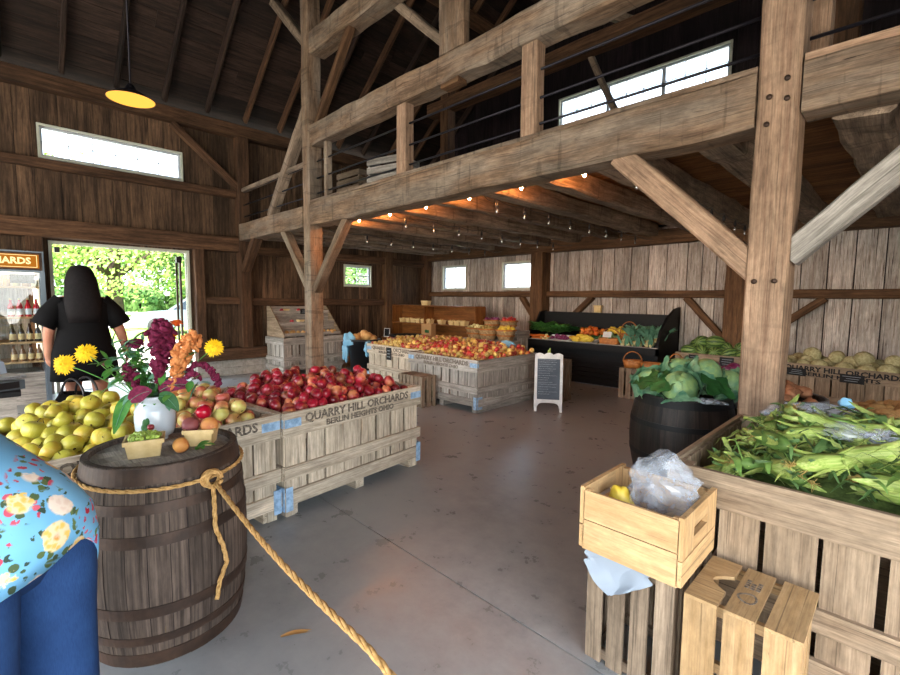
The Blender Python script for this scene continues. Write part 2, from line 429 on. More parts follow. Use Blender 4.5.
def plank_wall(name, o, u, nrm, width, z0, ztop, holes, mat, bw=.24, th=.03, gap=.006, back='gable', seam=None):
    """vertical boards with openings; o: floor-level start point on the inner face, u: direction along, nrm: outward"""
    o, u, nrm = Vector(o), Vector(u), Vector(nrm); mb = MB(); bk = 1
    cuts, x = [0.], 0.
    while x < width - .05:
        x = min(width, x + bw * U(.75, 1.3)); cuts.append(x)
    def seg(a, b, za, zb, off, t, mat_i, rnd):
        c = o + u * (a + b) / 2 + nrm * (off + t / 2) + Vector((0, 0, (za + zb) / 2))
        d = [0, 0, zb - za]
        for i in range(2): d[i] = abs(u[i]) * (b - a) + abs(nrm[i]) * t
        mb.box(c, d, None, mat_i, 0, rnd)
    def column(a, b, off, t, mi, rnd):
        xs = sorted({a, b} | {h[i] for h in holes for i in (0, 1) if a < h[i] < b})
        for p, q in zip(xs, xs[1:]):
            m = (p + q) / 2; zt = ztop(m) if callable(ztop) else ztop
            hs = sorted((h[2], h[3]) for h in holes if h[0] < m < h[1]); z = z0
            for ha, hb in hs:
                if ha > z: seg(p, q, z, ha, off, t, mi, rnd)
                z = max(z, hb)
            if zt > z: seg(p, q, z, zt, off, t, mi, rnd)
    for a, b in zip(cuts, cuts[1:]):
        r = R(); e = U(0, .006)
        if seam and R() < .8:
            s_ = seam + U(-.02, .02)
            column(a + gap / 2, b - gap / 2, e, th, 0, r)
        else: column(a + gap / 2, b - gap / 2, e, th, 0, r)
    xs = sorted({0., width} | {h[i] for h in holes for i in (0, 1)})
    if callable(ztop):
        n = int(width / .15); xs = sorted(set(xs) | {width * i / n for i in range(n + 1)})
    for a, b in zip(xs, xs[1:]): column(a, b, th + .008, .04, 1, .5)
    return struct(mb.build(name, [mat, back]))

# left eave wall: Y runs from YN
def yy(y): return y - YN
plank_wall('wall_left', (XL, YN, 0), (0, 1, 0), (-1, 0, 0), YB - YN, .5, 4.6,
           [(yy(.62), yy(2.38), 0, 2.2), (yy(.56), yy(2.34), 3.43, 3.85), (yy(5.53), yy(6.2), 1.74, 2.17)], 'wall')
mb = MB()
for a, b in ((YN, .55), (2.46, YB)):
    y = a
    while y < b - .02:
        e = min(b, y + .4)
        for z in range(2): 
            s = .2 * z if y > a else 0
            mb.bx(XL - .1, XL + .1, y + .003, e - .003, .15 * z + .003, .15 * z + .147)
        y = e
struct(mb.build('baseboard_left', 'block'), 'low painted concrete block course under the brown board wall')
# back gable wall: whitewashed below the loft, dark above
hb = lambda a, b, c, d: (a - XL, b - XL, c, d)
plank_wall('wall_back', (XL, YB, 0), (1, 0, 0), (0, 1, 0), XR - XL, 0, 2.7,
           [hb(-8.28, -7.52, 1.7, 2.25), hb(-6.38, -5.62, 1.7, 2.25)], 'white', .25, gap=.014)
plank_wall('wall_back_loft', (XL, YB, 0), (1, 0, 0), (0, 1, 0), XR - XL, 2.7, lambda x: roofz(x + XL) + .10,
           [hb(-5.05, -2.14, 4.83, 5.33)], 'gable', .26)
plank_wall('wall_right', (XR, YN, 0), (0, 1, 0), (1, 0, 0), YB - YN, 0, 4.6, [(yy(-2.9), yy(1.5), 0, 2.75), (yy(3.9), yy(5.7), 3.43, 3.85)], 'wall')
plank_wall('wall_front', (XL, YN, 0), (1, 0, 0), (0, -1, 0), XR - XL, 0, lambda x: roofz(x + XL) + .10,
           [hb(-7.6, 1.9, 0, 3.2), hb(-5.05, -1.64, 4.83, 5.4)], 'wall', .26)  # unseen front opening, widened so more daylight reaches the back wall

mb = MB(); mb.bx(XL - .1, XR + .1, YN - .1, 1.598, -.1, 0); mb.bx(XL - .1, XR + .1, 1.606, YB + .1, -.1, 0); mb.bx(XL, XR, 1.59, 1.61, -.1, -.012)
struct(mb.build('floor', 'floor'), 'polished grey concrete floor with a saw-cut joint')

# roof boards and rafters
def roof_side(name, sgn):
    mb = MB(); L = 5.9; ang = math.atan(SL); n = int(L / math.cos(ang) / .24)
    for i in range(n):
        y = YN - .3
        while y < YB + .3:
            e = min(YB + .3, y + U(2.2, 4.2))
            d = (i + .5) * .24
            x = XM + sgn * d * math.cos(ang); z = roofz(XM) - d * math.sin(ang) + .14
            mb.box((x, (y + e) / 2, z), (.236, e - y - .005, .03), Matrix.Rotation(sgn * ang, 3, 'Y'))
            y = e
    for i in range(1):
        d = L / math.cos(ang) / 2
        mb.box((XM + sgn * d * math.cos(ang), (YN + YB) / 2, roofz(XM) - d * math.sin(ang) + .2), (2 * d, YB - YN + .6, .04), Matrix.Rotation(sgn * ang, 3, 'Y'), 1)
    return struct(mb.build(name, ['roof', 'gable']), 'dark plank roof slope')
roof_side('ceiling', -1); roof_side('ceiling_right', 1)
def timber(name, p0, p1, w, h, mat='beam', label=None, up=(0, 0, 1), n=8, jit=.006, ch=.012):
    mb = MB(); p0 = Vector(p0); mb.beam((0, 0, 0), Vector(p1) - p0, w, h, up, n, jit, ch)
    return struct(mb.build(name, mat, None, p0), label)
yr = -4.32
while yr < YB:
    for sg in (-1, 1):
        timber('rafter', (XM + sg * 5.5, yr, roofz(XM + 5.5) + .02), (XM + sg * .05, yr, roofz(XM) + .02), .055, .14, 'roof' if R() < .6 else 'dbeam', None, n=6, jit=.006)
    yr += .645
timber('ridge_beam', (XM, YN, roofz(XM) - .05), (XM, YB, roofz(XM) - .05), .06, .25, 'dbeam')
for sg in (-1, 1):   # purlins half way up
    timber('purlin', (XM + sg * 2.74, YN, roofz(XM + 2.74) - .17), (XM + sg * 2.74, YB, roofz(XM + 2.74) - .17), .18, .2, 'dbeam', n=14)

# left wall frame
timber('wall_plate', (XL + .1, YN, 4.425), (XL + .1, YB, 4.425), .2, .21, 'dbeam', 'dark timber plate along the top of the left wall', n=24)
timber('girt', (XL + .06, YN, 3.31), (XL + .06, 3.2, 3.31), .12, .13, 'dbeam', 'horizontal timber under the long high window', n=16)
timber('girt', (XL + .09, YN, 2.4), (XL + .09, 3.2, 2.4), .18, .26, 'dbeam', 'heavy timber over the doorway', n=16)
timber('girt', (XL + .07, 2.55, 1.38), (XL + .07, 3.2, 1.38), .14, .13, 'dbeam', 'short timber between the doorway and the wall post', n=5)
timber('girt', (XL + .07, 3.42, 1.36), (XL + .07, 6.5, 1.36), .14, .14, 'dbeam', 'long low timber on the brown wall under the loft', n=10)
timber('girt', (XL + .07, 3.42, 2.33), (XL + .07, 7.9, 2.33), .14, .16, 'dbeam', 'high timber on the brown wall under the loft', n=10)
timber('sill_beam', (XL + .1, 2.46, .41), (XL + .1, YB, .41), .22, .22, 'dbeam', 'timber sill lying on the low block course', n=12)
timber('timber_post', (XL + .11, 3.31, .52), (XL + .11, 3.31, 4.32), .2, .2, 'dbeam', 'brown wall post at the end of the loft beam', (0, 1, 0), 12)
timber('timber_post', (XL + .11, 6.62, .52), (XL + .11, 6.62, 2.6), .19, .2, 'rbeam', 'brown wall post right of the small square window', (0, 1, 0), 8)
timber('timber_post', (XL + .11, 7.86, .0), (XL + .11, 7.86, 2.6), .2, .2, 'dbeam', 'dark corner post where brown and whitewashed walls meet', (0, 1, 0), 8)
timber('brace', (XL + .1, 2.2, 4.3), (XL + .1, 3.25, 3.42), .1, .12, 'dbeam', 'diagonal brace right of the long high window', (1, 0, 0), 6)
timber('brace', (XL + .2, 3.31, 1.95), (XL + .75, 3.31, 2.5), .12, .16, 'dbeam', 'diagonal brace from the wall post up to the loft beam', (0, 1, 0), 6)
# back wall frame
timber('girt', (XL + .2, YB - .07, 1.575), (-5.46, YB - .07, 1.575), .14, .12, 'rbeam', 'dark girt under the two small back windows', n=8)
timber('girt', (-5.16, YB - .07, 1.575), (-1.95, YB - .07, 1.575), .14, .12, 'rbeam', 'dark girt on the whitewashed wall behind the produce case', n=10)
timber('girt', (-1.66, YB - .07, 1.575), (XR, YB - .07, 1.575), .14, .12, 'rbeam', 'dark girt on the whitewashed wall above the melons', n=10)
timber('loft_back_beam', (XL + .2, YB - .12, 2.515), (XR, YB - .12, 2.515), .22, .23, 'rbeam', 'brown beam along the top of the whitewashed wall', n=24)
timber('timber_post', (-5.31, YB - .15, 0), (-5.31, YB - .15, 2.4), .29, .3, 'rbeam', 'reddish brown back wall post beside the second small window', (0, 1, 0), 10)
timber('timber_post', (-1.81, YB - .17, 0), (-1.81, YB - .17, 2.4), .27, .33, 'rbeam', 'dark brown back wall post behind the pale main post', (0, 1, 0), 10)
for a, b, lb in (((-5.82, 1.52), (-5.5, 1.1), 'short brace left of the reddish back post'), ((-4.2, 1.52), (-4.8, .95), 'brace behind the left end of the produce case'),
             ((-2.55, 1.52), (-1.95, .85), 'brace left of the dark back post'), ((-.8, 1.52), (-1.75, .72), 'brace right of the dark back post')):
    timber('brace', (a[0], YB - .06, a[1]), (b[0], YB - .06, b[1]), .1, .12, 'rbeam', lb, (0, 1, 0), 5)

# loft: front beam, posts, rail, joists, deck
F = 3.2
timber('loft_beam', (XL + .2, F + .125, 2.62), (-6.26, F + .125, 2.62), .25, .3, 'beam', 'short end of the loft beam between wall and left post', n=10, jit=.008)
timber('loft_beam', (-6.03, F + .125, 2.63), (-.71, F + .125, 2.63), .25, .32, 'beam', 'long hewn loft beam between the two main posts', n=30, jit=.009, ch=.016)
timber('loft_beam', (-.49, F + .125, 2.64), (XR, F + .125, 2.64), .25, .27, 'beam', 'loft beam right of the pale main post', n=14, jit=.009)
timber('loft_edge_board', (-6.03, F + .14, 2.805), (-.71, F + .14, 2.805), .26, .035, 'beam', None, n=10, jit=.002, ch=.004)
timber('loft_edge_board', (-.49, F + .14, 2.79), (XR, F + .14, 2.79), .26, .05, 'post', None, n=6, jit=.002, ch=.004)
timber('timber_post', (-6.14, F + .10, 0), (-6.14, F + .10, roofz(-6.14) - .05), .2, .2, 'beam', 'weathered left post carrying the loft beam', (0, 1, 0), 26, .006)
timber('timber_post', (-.6, F + .11, 0), (-.6, F + .11, roofz(-.6) - .05), .205, .22, 'post', 'pale tan main post with two peg holes', (0, 1, 0), 26, .004)
mb = MB()
for x, z in ((-.655, 1.575), (-.555, 1.575), (-.64, 2.62), (-.555, 2.59), (-.56, 2.7), (-.645, 2.47)):
    mb.lathe([(.0145, 0), (.0145, .012)], 12, c=(x, F - .006, z), rot=Matrix.Rotation(PI / 2, 3, 'X'))
struct(mb.build('trim_1', 'hoop'), 'dark peg holes in the pale main post')
timber('brace', (-1.55, F + .1, 2.5), (-.66, F + .1, 1.64), .15, .165, 'post', 'pale diagonal brace left of the main post', (0, 1, 0), 8, .004)
timber('brace', (-.52, F + .1, 1.72), (.32, F + .1, 2.54), .14, .135, 'bingrey', 'grey diagonal brace right of the main post', (0, 1, 0), 8, .004)
timber('brace', (-7.02, F + .1, 2.5), (-6.2, F + .1, 1.56), .12, .13, 'beam', 'diagonal brace left of the weathered left post', (0, 1, 0), 8)
timber('brace', (-5.2, F + .1, 2.5), (-6.05, F + .1, 1.56), .11, .12, 'beam', 'diagonal brace right of the weathered left post', (0, 1, 0), 8)
timber('brace', (-7.5, F + .1, 2.78), (-6.22, F + .1, 4.16), .12, .14, 'joist', 'long brace rising from the loft beam to the left post', (0, 1, 0), 8)
timber('brace', (-5.95, F + .1, 3.86), (-5.1, F + .1, 4.82), .09, .11, 'rbeam', 'orange brown brace under the high tie beam', (0, 1, 0), 8)
timber('brace', (-7.3, F + .1, 6.05), (-6.2, F + .1, 4.98), .12, .14, 'joist', 'brace from the roof down to the left post', (0, 1, 0), 8)
timber('tie_beam', (-6.03, F + .13, 4.93), (-.72, F + .13, 4.93), .24, .28, 'beam', 'high hewn tie beam between the two main posts', n=24, jit=.01)
timber('loft_rail', (-6.03, F + .12, 3.71), (-.72, F + .12, 3.71), .22, .27, 'beam', 'heavy hewn beam used as the loft guard rail', n=30, jit=.012, ch=.02)
timber('loft_rail', (-.48, F + .12, 3.71), (XR, F + .12, 3.71), .22, .27, 'beam', 'hewn guard rail beam right of the main post', n=12, jit=.012)
timber('loft_rail', (XL + .22, F + .1, 3.38), (-6.26, F + .1, 3.38), .09, .07, 'joist', 'thin hand rail at the wall end of the loft', n=6, jit=.002)
timber('queen_post', (-3.26, F + .06, 3.83), (-3.26, F + .06, 4.8), .34, .1, 'beam', 'short wide post standing on the guard rail beam', (0, 1, 0), 6)
mb = MB(); mb.bx(-3.42, -3.18, F + .04, F + .16, 3.53, 3.59)
struct(mb.build('trim_2', 'rbeam'), 'orange peg end under the guard rail beam')
for x, lb in ((-4.075, 'square loft baluster nearer the left post'), (-2.37, 'square loft baluster nearer the main post')):
    timber('baluster', (x, F + .12, 2.82), (x, F + .12, 3.58), .16, .13, 'post', lb, (0, 1, 0), 5, .003)
timber('baluster', (-5.75, F + .13, 2.82), (-5.75, F + .13, 3.58), .07, .1, 'beam', 'narrow loft baluster against the left post', (0, 1, 0), 5, .003)
timber('baluster', (.9, F + .12, 2.82), (.9, F + .12, 3.58), .16, .13, 'post', 'square loft baluster right of the main post', (0, 1, 0), 5, .003)
timber('queen_post', (-.49, F + .32, 2.8), (-.49, F + .32, 5.4), .14, .14, 'post', 'narrower post just behind the pale main post', (0, 1, 0), 8, .004)
for z, nm in ((3.37, 'top'), (3.14, 'middle'), (2.93, 'lowest')):
    mb = MB(); mb.tube([(-6.03, F + .12, z), (-.71, F + .12, z)], .011, 8)
    struct(mb.build('guard_rod', 'iron'), '%s black iron rod of the loft guard between the main posts' % nm)
    mb = MB(); mb.tube([(-.49, F + .12, z), (XR, F + .12, z)], .011, 8)
    struct(mb.build('guard_rod', 'iron'), '%s black iron rod of the guard right of the main post' % nm)
    mb = MB(); mb.tube([(XL + .2, F + .1, z - .02), (-6.26, F + .1, z - .02)], .011, 8)
    struct(mb.build('guard_rod', 'iron'), '%s black iron rod of the guard at the wall end' % nm)
JX = [-.24, -.98, -1.73, -2.4, -3.05, -3.75, -4.45, -5.15, -5.85, -6.55, -7.25, -7.95, -8.5, .5, 1.3, 2.0]
for i, x in enumerate(JX):
    w = .25 if x > -2 else U(.16, .22)
    timber('floor_joist', (x, F + .26, 2.6), (x + U(-.03, .03), YB - .24, 2.63), w, .24 if x > -2 else .2, 'joist', None, n=18, jit=.014, ch=.02)
mb = MB(); y = F + .25
while y < YB - .02:
    e = min(YB - .01, y + U(.16, .24)); x = XL + .02
    while x < XR - .02:
        q = min(XR - .01, x + U(2.5, 4)); mb.bx(x, q - .004, y, e - .004, 2.735, 2.775); x = q
    y = e
struct(mb.build('loft_deck', 'deck'), 'orange brown boards of the loft floor seen from below')
timber('brace', (-4.75, F + .3, 5.15), (-3.2, F + .3, 3.75), .1, .16, 'joist', 'dim diagonal behind the guard rail beam', (0, 1, 0), 6)
# second bent deeper in the loft
timber('tie_beam', (-6.6, 6.0, 4.95), (-.2, 6.0, 4.95), .2, .22, 'dbeam', 'dark tie beam deep in the loft', n=12)
timber('brace', (-4.6, 6.0, 6.3), (-2.7, 6.0, 5.0), .12, .14, 'joist', 'dim roof brace deep in the loft', (0, 1, 0))
timber('brace', (-3.4, 6.1, 4.9), (-2.6, 6.1, 3.2), .08, .1, 'joist', 'thin dim brace leaning in the loft', (0, 1, 0))
timber('timber_post', (-6.14, 6.0, 2.78), (-6.14, 6.0, 6.6), .2, .2, 'dbeam', 'dim post deep in the loft', (0, 1, 0))
timber('timber_post', (-.6, 6.0, 2.78), (-.6, 6.0, 6.6), .2, .2, 'dbeam', 'dim post deep in the loft at right', (0, 1, 0))

# windows: frame, sash, muntins, pane in local coords x along wall, y outward, z up
def window(n, o, ang, w, h, nx, nz, label, lites=1):
    t = thing('window_%d' % n, None, None, o, ang); t['kind'] = 'structure'; t['label'] = label
    mb = MB(); f = .03
    for x0, x1, z0, z1 in ((-w/2 - f, w/2 + f, h, h + f), (-w/2 - f, w/2 + f, -f, 0), (-w/2 - f, -w/2, 0, h), (w/2, w/2 + f, 0, h)):
        mb.bx(x0, x1, -.025, .1, z0, z1)
    mb.build('window_frame', 'winframe', t)
    s = .03; lw = w / lites
    for k in range(lites):
        a = -w/2 + k * lw; b = a + lw; mb = MB()
        for x0, x1, z0, z1 in ((a, b, h - s, h), (a, b, 0, s), (a, a + s, s, h - s), (b - s, b, s, h - s)):
            mb.bx(x0, x1, .02, .06, z0, z1)
        sash = mb.build('sash', 'vinyl', t); mb = MB()
        for i in range(1, nx):
            x = a + s + (lw - 2 * s) * i / nx; mb.bx(x - .007, x + .007, .032, .048, s, h - s)
        for i in range(1, nz):
            z = s + (h - 2 * s) * i / nz; mb.bx(a + s, b - s, .032, .048, z - .007, z + .007)
        mb.build('muntin', 'vinyl', sash)
        mb = MB(); mb.bx(a + s, b - s, .038, .042, s, h - s); mb.build('pane', 'glass', sash)
    return t
window(1, (XL, 1.45, 3.43), PI / 2, 1.78, .42, 6, 2, 'long high window in the brown left wall')
window(2, (XL, 5.865, 1.74), PI / 2, .67, .43, 2, 2, 'small square window in the brown wall under the loft')
window(3, (-7.9, YB, 1.7), 0, .76, .55, 2, 2, 'first small window in the whitewashed back wall')
window(4, (-6.0, YB, 1.7), 0, .76, .55, 2, 2, 'second small window, next to the reddish back post')
window(5, (-3.595, YB, 4.83), 0, 2.91, .5, 3, 2, 'wide three part window high in the loft gable', 3)
window(6, (XR, 4.8, 3.43), -PI / 2, 1.78, .42, 6, 2, 'long high window in the right wall')
window(7, (-3.345, YN, 4.83), PI, 3.41, .57, 3, 2, 'wide window in the front gable', 3)
# door opening: pale casing, metal track side, latch rail
t = thing('door_1', None, None, (XL, 1.5, 0)); t['kind'] = 'structure'; t['label'] = 'open doorway in the left wall with pale casing'
mb = MB()
mb.bx(-.12, .02, -.92, -.88, .0, 2.24); mb.bx(-.12, .02, .88, .92, .0, 2.24); mb.bx(-.12, .02, -.88, .88, 2.2, 2.24)
mb.build('door_casing', 'winframe', t)
mb = MB(); mb.bx(-.2, -.13, .8, .83, .05, 2.15); mb.bx(-.16, -.13, .74, .77, .05, 2.1); mb.build('door_track', 'hoop', t)
mb = MB(); mb.box((-.1, .78, 2.08), (.08, .08, .1)); mb.box((-.1, -.82, 2.12), (.1, .06, .08)); mb.build('door_closer', 'blackplastic', t)
mb = MB(); mb.bx(-.25, .03, -.9, .9, -.04, .006); mb.build('threshold', 'block', t)
for sy, wy, lb in ((1.0, .16, 'right'), (-1.03, .2, 'left')):
    timber('jamb_post', (XL + .08, 1.5 + sy + (.05 if sy > 0 else -.05), .3), (XL + .08, 1.5 + sy + (.05 if sy > 0 else -.05), 2.27), wy, .14, 'dbeam', '%s timber beside the open doorway' % lb, (1, 0, 0), 8)
# ------------------------------------------------------------------ orchard bins, crates, barrels
L1, L2 = 'QUARRY HILL ORCHARDS', 'BERLIN HEIGHTS OHIO'
def orchard_bin(label, loc, rz, w, d, h, mat='bin', lines=(L1, L2), group=None, blue=True, top=.155, ns=9, fill=None, textside=None):
    t = thing('orchard_bin', label, 'bin', loc, rz, group)
    P = .065
    for sx in (-1, 1):
        for sy in (-1, 1):
            mb = MB(); mb.box((sx * (w/2 - P/2 - .02), sy * (d/2 - P/2 - .02), h/2), (P, P, h - .006)); mb.build('corner_post', mat, t)
    for k, (L, D) in enumerate(((w, d), (d, w), (w, d), (d, w))):
        rot = Matrix.Rotation(k * PI / 2, 3, 'Z'); y = -D/2
        mb = MB(); n = max(3, round(L / .16)); sw = (L - .04) / n
        for i in range(n):
            x = -L/2 + .02 + sw * (i + .5)
            mb.box(rot @ Vector((x, y + .024, (h + .1) / 2)), (sw - U(.006, .032), .014, h - .13) if k % 2 == 0 else (.014, sw - U(.008, .02), h - .13))
        mb.build('slat_panel', mat, t)
        def rail(nm, z0, z1, th, ex):
            mb = MB(); c = rot @ Vector((0, y + .017 - th/2, (z0 + z1)/2)); dd = (L - ex, th, z1 - z0)
            mb.box(c, dd if k % 2 == 0 else (th, L - ex, z1 - z0)); return mb.build(nm, mat, t)
        rail('top_board', h - top, h + .004, .022, .0 if k % 2 == 0 else .046)
        rail('middle_rail', h * .37, h * .37 + .085, .022, .0 if k % 2 == 0 else .046)
        rail('bottom_rail', .085, .18, .022, .0 if k % 2 == 0 else .046)
    mb = MB()
    for x in (-w/2 + .07, 0, w/2 - .07): mb.box((x, 0, .045), (.08, d - .06, .085))
    mb.build('skid', mat, t)
    mb = MB(); mb.box((0, 0, .1), (w - .08, d - .08, .02)); mb.build('floor_panel', mat, t)
    if blue:
        for sx in (-1, 1):
            for z, hh, ww in ((h - .065, .055, .12), (.13, .16, .05)):
                mb = MB(); mb.box((sx * (w/2 - ww/2 - .004), -d/2 - .0075, z), (ww, .004, hh)); mb.box((sx * (w/2 + .0025), -d/2 + .05, z), (.004, .1, hh)); mb.build('corner_bracket', 'bluemetal', t)
    if lines:
        mb = MB()
        for s, sz, dz, wd in zip(lines, (.082, .058), (-.052, -.115), (w * .76, w * .50)):
            text_into(mb, s, sz, frame_mtx((w * .0, -d/2 - .0065, h + dz), (1, 0, 0), (0, 0, 1)), 0, wd, bold=sz * .03)
        mb.build('stencil_lettering', 'fish' if mat == 'bintan' else 'ink', t)
    return t

TH = math.radians(96.6)
def fmtx(loc, rz): return Matrix.Translation(loc) @ Matrix.Rotation(rz, 4, 'Z')
red_loc, mix_loc = (-3.426, 1.849, 0), (-3.30, .565, 0)
orchard_bin('slatted wooden bin heaped with dark red apples, blue corner brackets and stencilled rim', red_loc, TH, 1.30, 1.15, .70)
orchard_bin('slatted wooden bin behind the barrel, half yellow and half blushed apples', mix_loc, TH, 1.25, 1.15, .70)
m1, m2 = (-4.445, 4.9, 0), (-5.83, 5.13, 0)
orchard_bin('grey slatted bin of small striped apples, corner toward the chalkboard', m1, 0, 1.35, 1.3, .68, 'bingrey')
orchard_bin('tan slatted bin of striped apples nearer the dark tubs, black card on its rim', m2, 0, 1.35, 1.3, .68, 'bin')
corn_loc = (0.0, 2.59, 0)
orchard_bin('wide tan bin full of green corn ears beside the pale main post', corn_loc, 0, 1.36, 1.17, .77, 'bintan', None, None, False, .14, fill=1)
mel_loc, wat_loc = (-.42, 7.38, 0), (-1.88, 7.62, 0)
orchard_bin('stencilled bin of pale melons against the whitewashed wall', mel_loc, math.radians(-12), 1.45, .9, .7, 'bintan', (L1, 'BERLIN HEIGHTS'), None, False, .15)
orchard_bin('low bin of striped watermelons in front of the dark back post', wat_loc, 0, 1.2, .5, .68, 'bintan', None, None, False, .15)
def card(label, o, x, w, h):
    mb = MB(); x = Vector(x).normalized(); m = frame_mtx(o, x, (0, 0, 1)).to_3x3()
    mb.box((0, 0, 0), (w, h, .006)); 
    for i in range(3): mb.box((U(-.01, .01), h * (.25 - .25 * i), .004), (w * U(.5, .75), h * .05, .002), None, 1)
    o_ = mb.build('price_sign', ['fish', 'chalk'], None, o, m.to_euler()); return tag(o_, label, 'card')
mm = fmtx(mel_loc, math.radians(-12))
card('black price card on the melon bin, nearer the pale post', mm @ Vector((-.42, -.47, .60)), mm.to_3x3() @ Vector((1, 0, 0)), .2, .09)
card('black price card on the melon bin, under the stencilled last word', mm @ Vector((.12, -.47, .59)), mm.to_3x3() @ Vector((1, 0, 0)), .22, .1)
card('black price card on the watermelon bin rim beside the main post', (-1.78, 7.355, .6), (1, 0, 0), .18, .13)
card('black price card on the watermelon bin, above the cabbages', (-2.22, 7.355, .6), (1, 0, 0), .13, .13)
card('black price card hanging on the tan bin of striped apples', (-5.88, 4.465, .56), (1, 0, 0), .12, .2)

# --- fruit prototypes
def fruit(name, mat, r, squash=.92, lobe=.03, stem=True, dimple=.22, label='', cat='apple', group=None):
    prof = []
    for i in range(11):
        th = PI * i / 10; z = -math.cos(th); rr = math.sin(th) ** .85
        zz = z * squash
        if abs(z) > .75: zz -= math.copysign((abs(z) - .75) * dimple * 2.6, z)
        prof.append((max(.002, rr * (1 + .06 * z)) * r, zz * r))
    mb = MB(); mb.lathe(prof, 16, lobe=lobe, lobes=5)
    o = mb.build(name, mat); tag(o, label, cat, group)
    if stem:
        mb = MB(); zt = prof[-1][1]
        mb.tube([(0, 0, zt - .002), (.003, 0, zt + r * .25), (.008, .002, zt + r * .45)], [.0022, .0016, .002], 5); mb.build('stem', 'stem', o)
        mb = MB(); mb.lathe([(.007, prof[0][1] - .001), (.003, prof[0][1] + .006)], 6); mb.build('calyx', 'stem', o)
    return o
def heap(proto, mtx, x0, x1, y0, y1, zf, dia, label, group, top=.5, maxn=999, cull=None, jit=.12, lim=None, stuff=None, sx=1.0):
    """individual fruit packed on a mounded surface, with a second loose layer; below them one hidden layer as stuff"""
    spots = []; dy = dia * .88; row = 0; y = y0 + dia / 2
    while y <= y1 - dia / 2 + .001:
        x = x0 + dia / 2 + (dia / 2 if row % 2 else 0)
        while x <= x1 - dia / 2 + .001:
            spots.append((x + U(-1, 1) * dia * jit, y + U(-1, 1) * dia * jit, zf(x, y) + U(-.18, .18) * dia, 0)); x += dia
        y += dy; row += 1
    base = list(spots)
    for (x, y, z, _) in base:
        if R() < top: 
            spots.append((x + dia * .5 + U(-.1, .1) * dia, y + dia * .3 + U(-.1, .1) * dia, z + dia * U(.62, .75), 1))
    spots = [s for s in spots if x0 + dia*.4 < s[0] < x1 - dia*.4 and y0 + dia*.4 < s[1] < y1 - dia*.4]
    if cull: spots = [s for s in spots if cull(s)]
    pts = [(mtx @ Vector(s[:3])) for s in spots]
    order = sorted(range(len(pts)), key=lambda i: (pts[i] - Vector((0, 0, 1.45))).length)
    first = True; n = 0
    for i in order[:lim] if lim else order:
        rot = (U(-1.2, 1.2), U(-1.2, 1.2), U(0, 6.28)); k = U(.93, 1.04)
        dup(proto, pts[i], rot, label, group, (k, k, k * U(.94, 1.02)))
        n += 1
    rest = order[lim:] if lim else []
    if stuff:
        me = proto.data; V = [v.co.copy() for v in me.vertices]; Fc = [tuple(p.vertices) for p in me.polygons]; mb = MB()
        low = [(mtx @ Vector((x + dia/2, y, z - dia * .72))) for x, y, z, _ in base if x0 + dia*.4 < x + dia/2 < x1 - dia*.4]
        for q in [pts[i] for i in rest] + low:
            e = Euler((U(-1.2, 1.2), U(-1.2, 1.2), U(0, 6.28))).to_matrix(); mb.add([e @ v + q for v in V], Fc, None, 0, True)
        o = mb.build(stuff[0], me.materials[0].name and [me.materials[0]]); tag(o, stuff[1], 'apples', None, 'stuff')
    return n
def mound(w, d, z, b):
    return lambda x, y: z + b * max(0, 1 - (2 * x / w) ** 2) * max(0, 1 - (2 * y / d) ** 2)
def hide(proto): 
    for c in list(proto.children): bpy.data.objects.remove(c)
    bpy.data.objects.remove(proto)
p = fruit('red_apple', 'redapple', .045)
heap(p, fmtx(red_loc, TH), -.60, .60, -.52, .52, mound(1.5, 1.4, .655, .1), .091, 'dark red apple heaped in the stencilled bin with blue brackets', 'red apples in the front bin', .35, stuff=('apples_beneath', 'layer of red apples showing between those on top'))
hide(p)
p = fruit('yellow_apple', 'yellowapple', .050)
mf = mound(1.6, 1.3, .65, .09)
heap(p, fmtx(mix_loc, TH), -.57, .03, -.52, .52, mf, .099, 'yellow green apple piled in the bin behind the barrel', 'yellow apples behind the barrel', .35, stuff=('apples_beneath', 'layer of yellow apples showing between those on top'))
hide(p)
p = fruit('blushed_apple', 'blushapple', .048)
heap(p, fmtx(mix_loc, TH), .03, .59, -.52, .52, mf, .095, 'green and pink blushed apple piled beside the dark red ones', 'blushed apples beside the red ones', .45, stuff=('apples_beneath', 'layer of blushed apples showing between those on top'))
hide(p)
p = fruit('striped_apple', 'midapple', .039)
for c in list(p.children): bpy.data.objects.remove(c)
heap(p, fmtx(((m1[0] + m2[0]) / 2, 5.02, 0), 0), -1.33, 1.33, -.52, .56, mound(3.2, 1.5, .65, .12), .079, 'small red and yellow striped apple in the long middle bins', 'striped apples in the middle bins', .3, lim=300, stuff=('striped_apples', 'striped apples filling the back of the middle bins'))
hide(p)

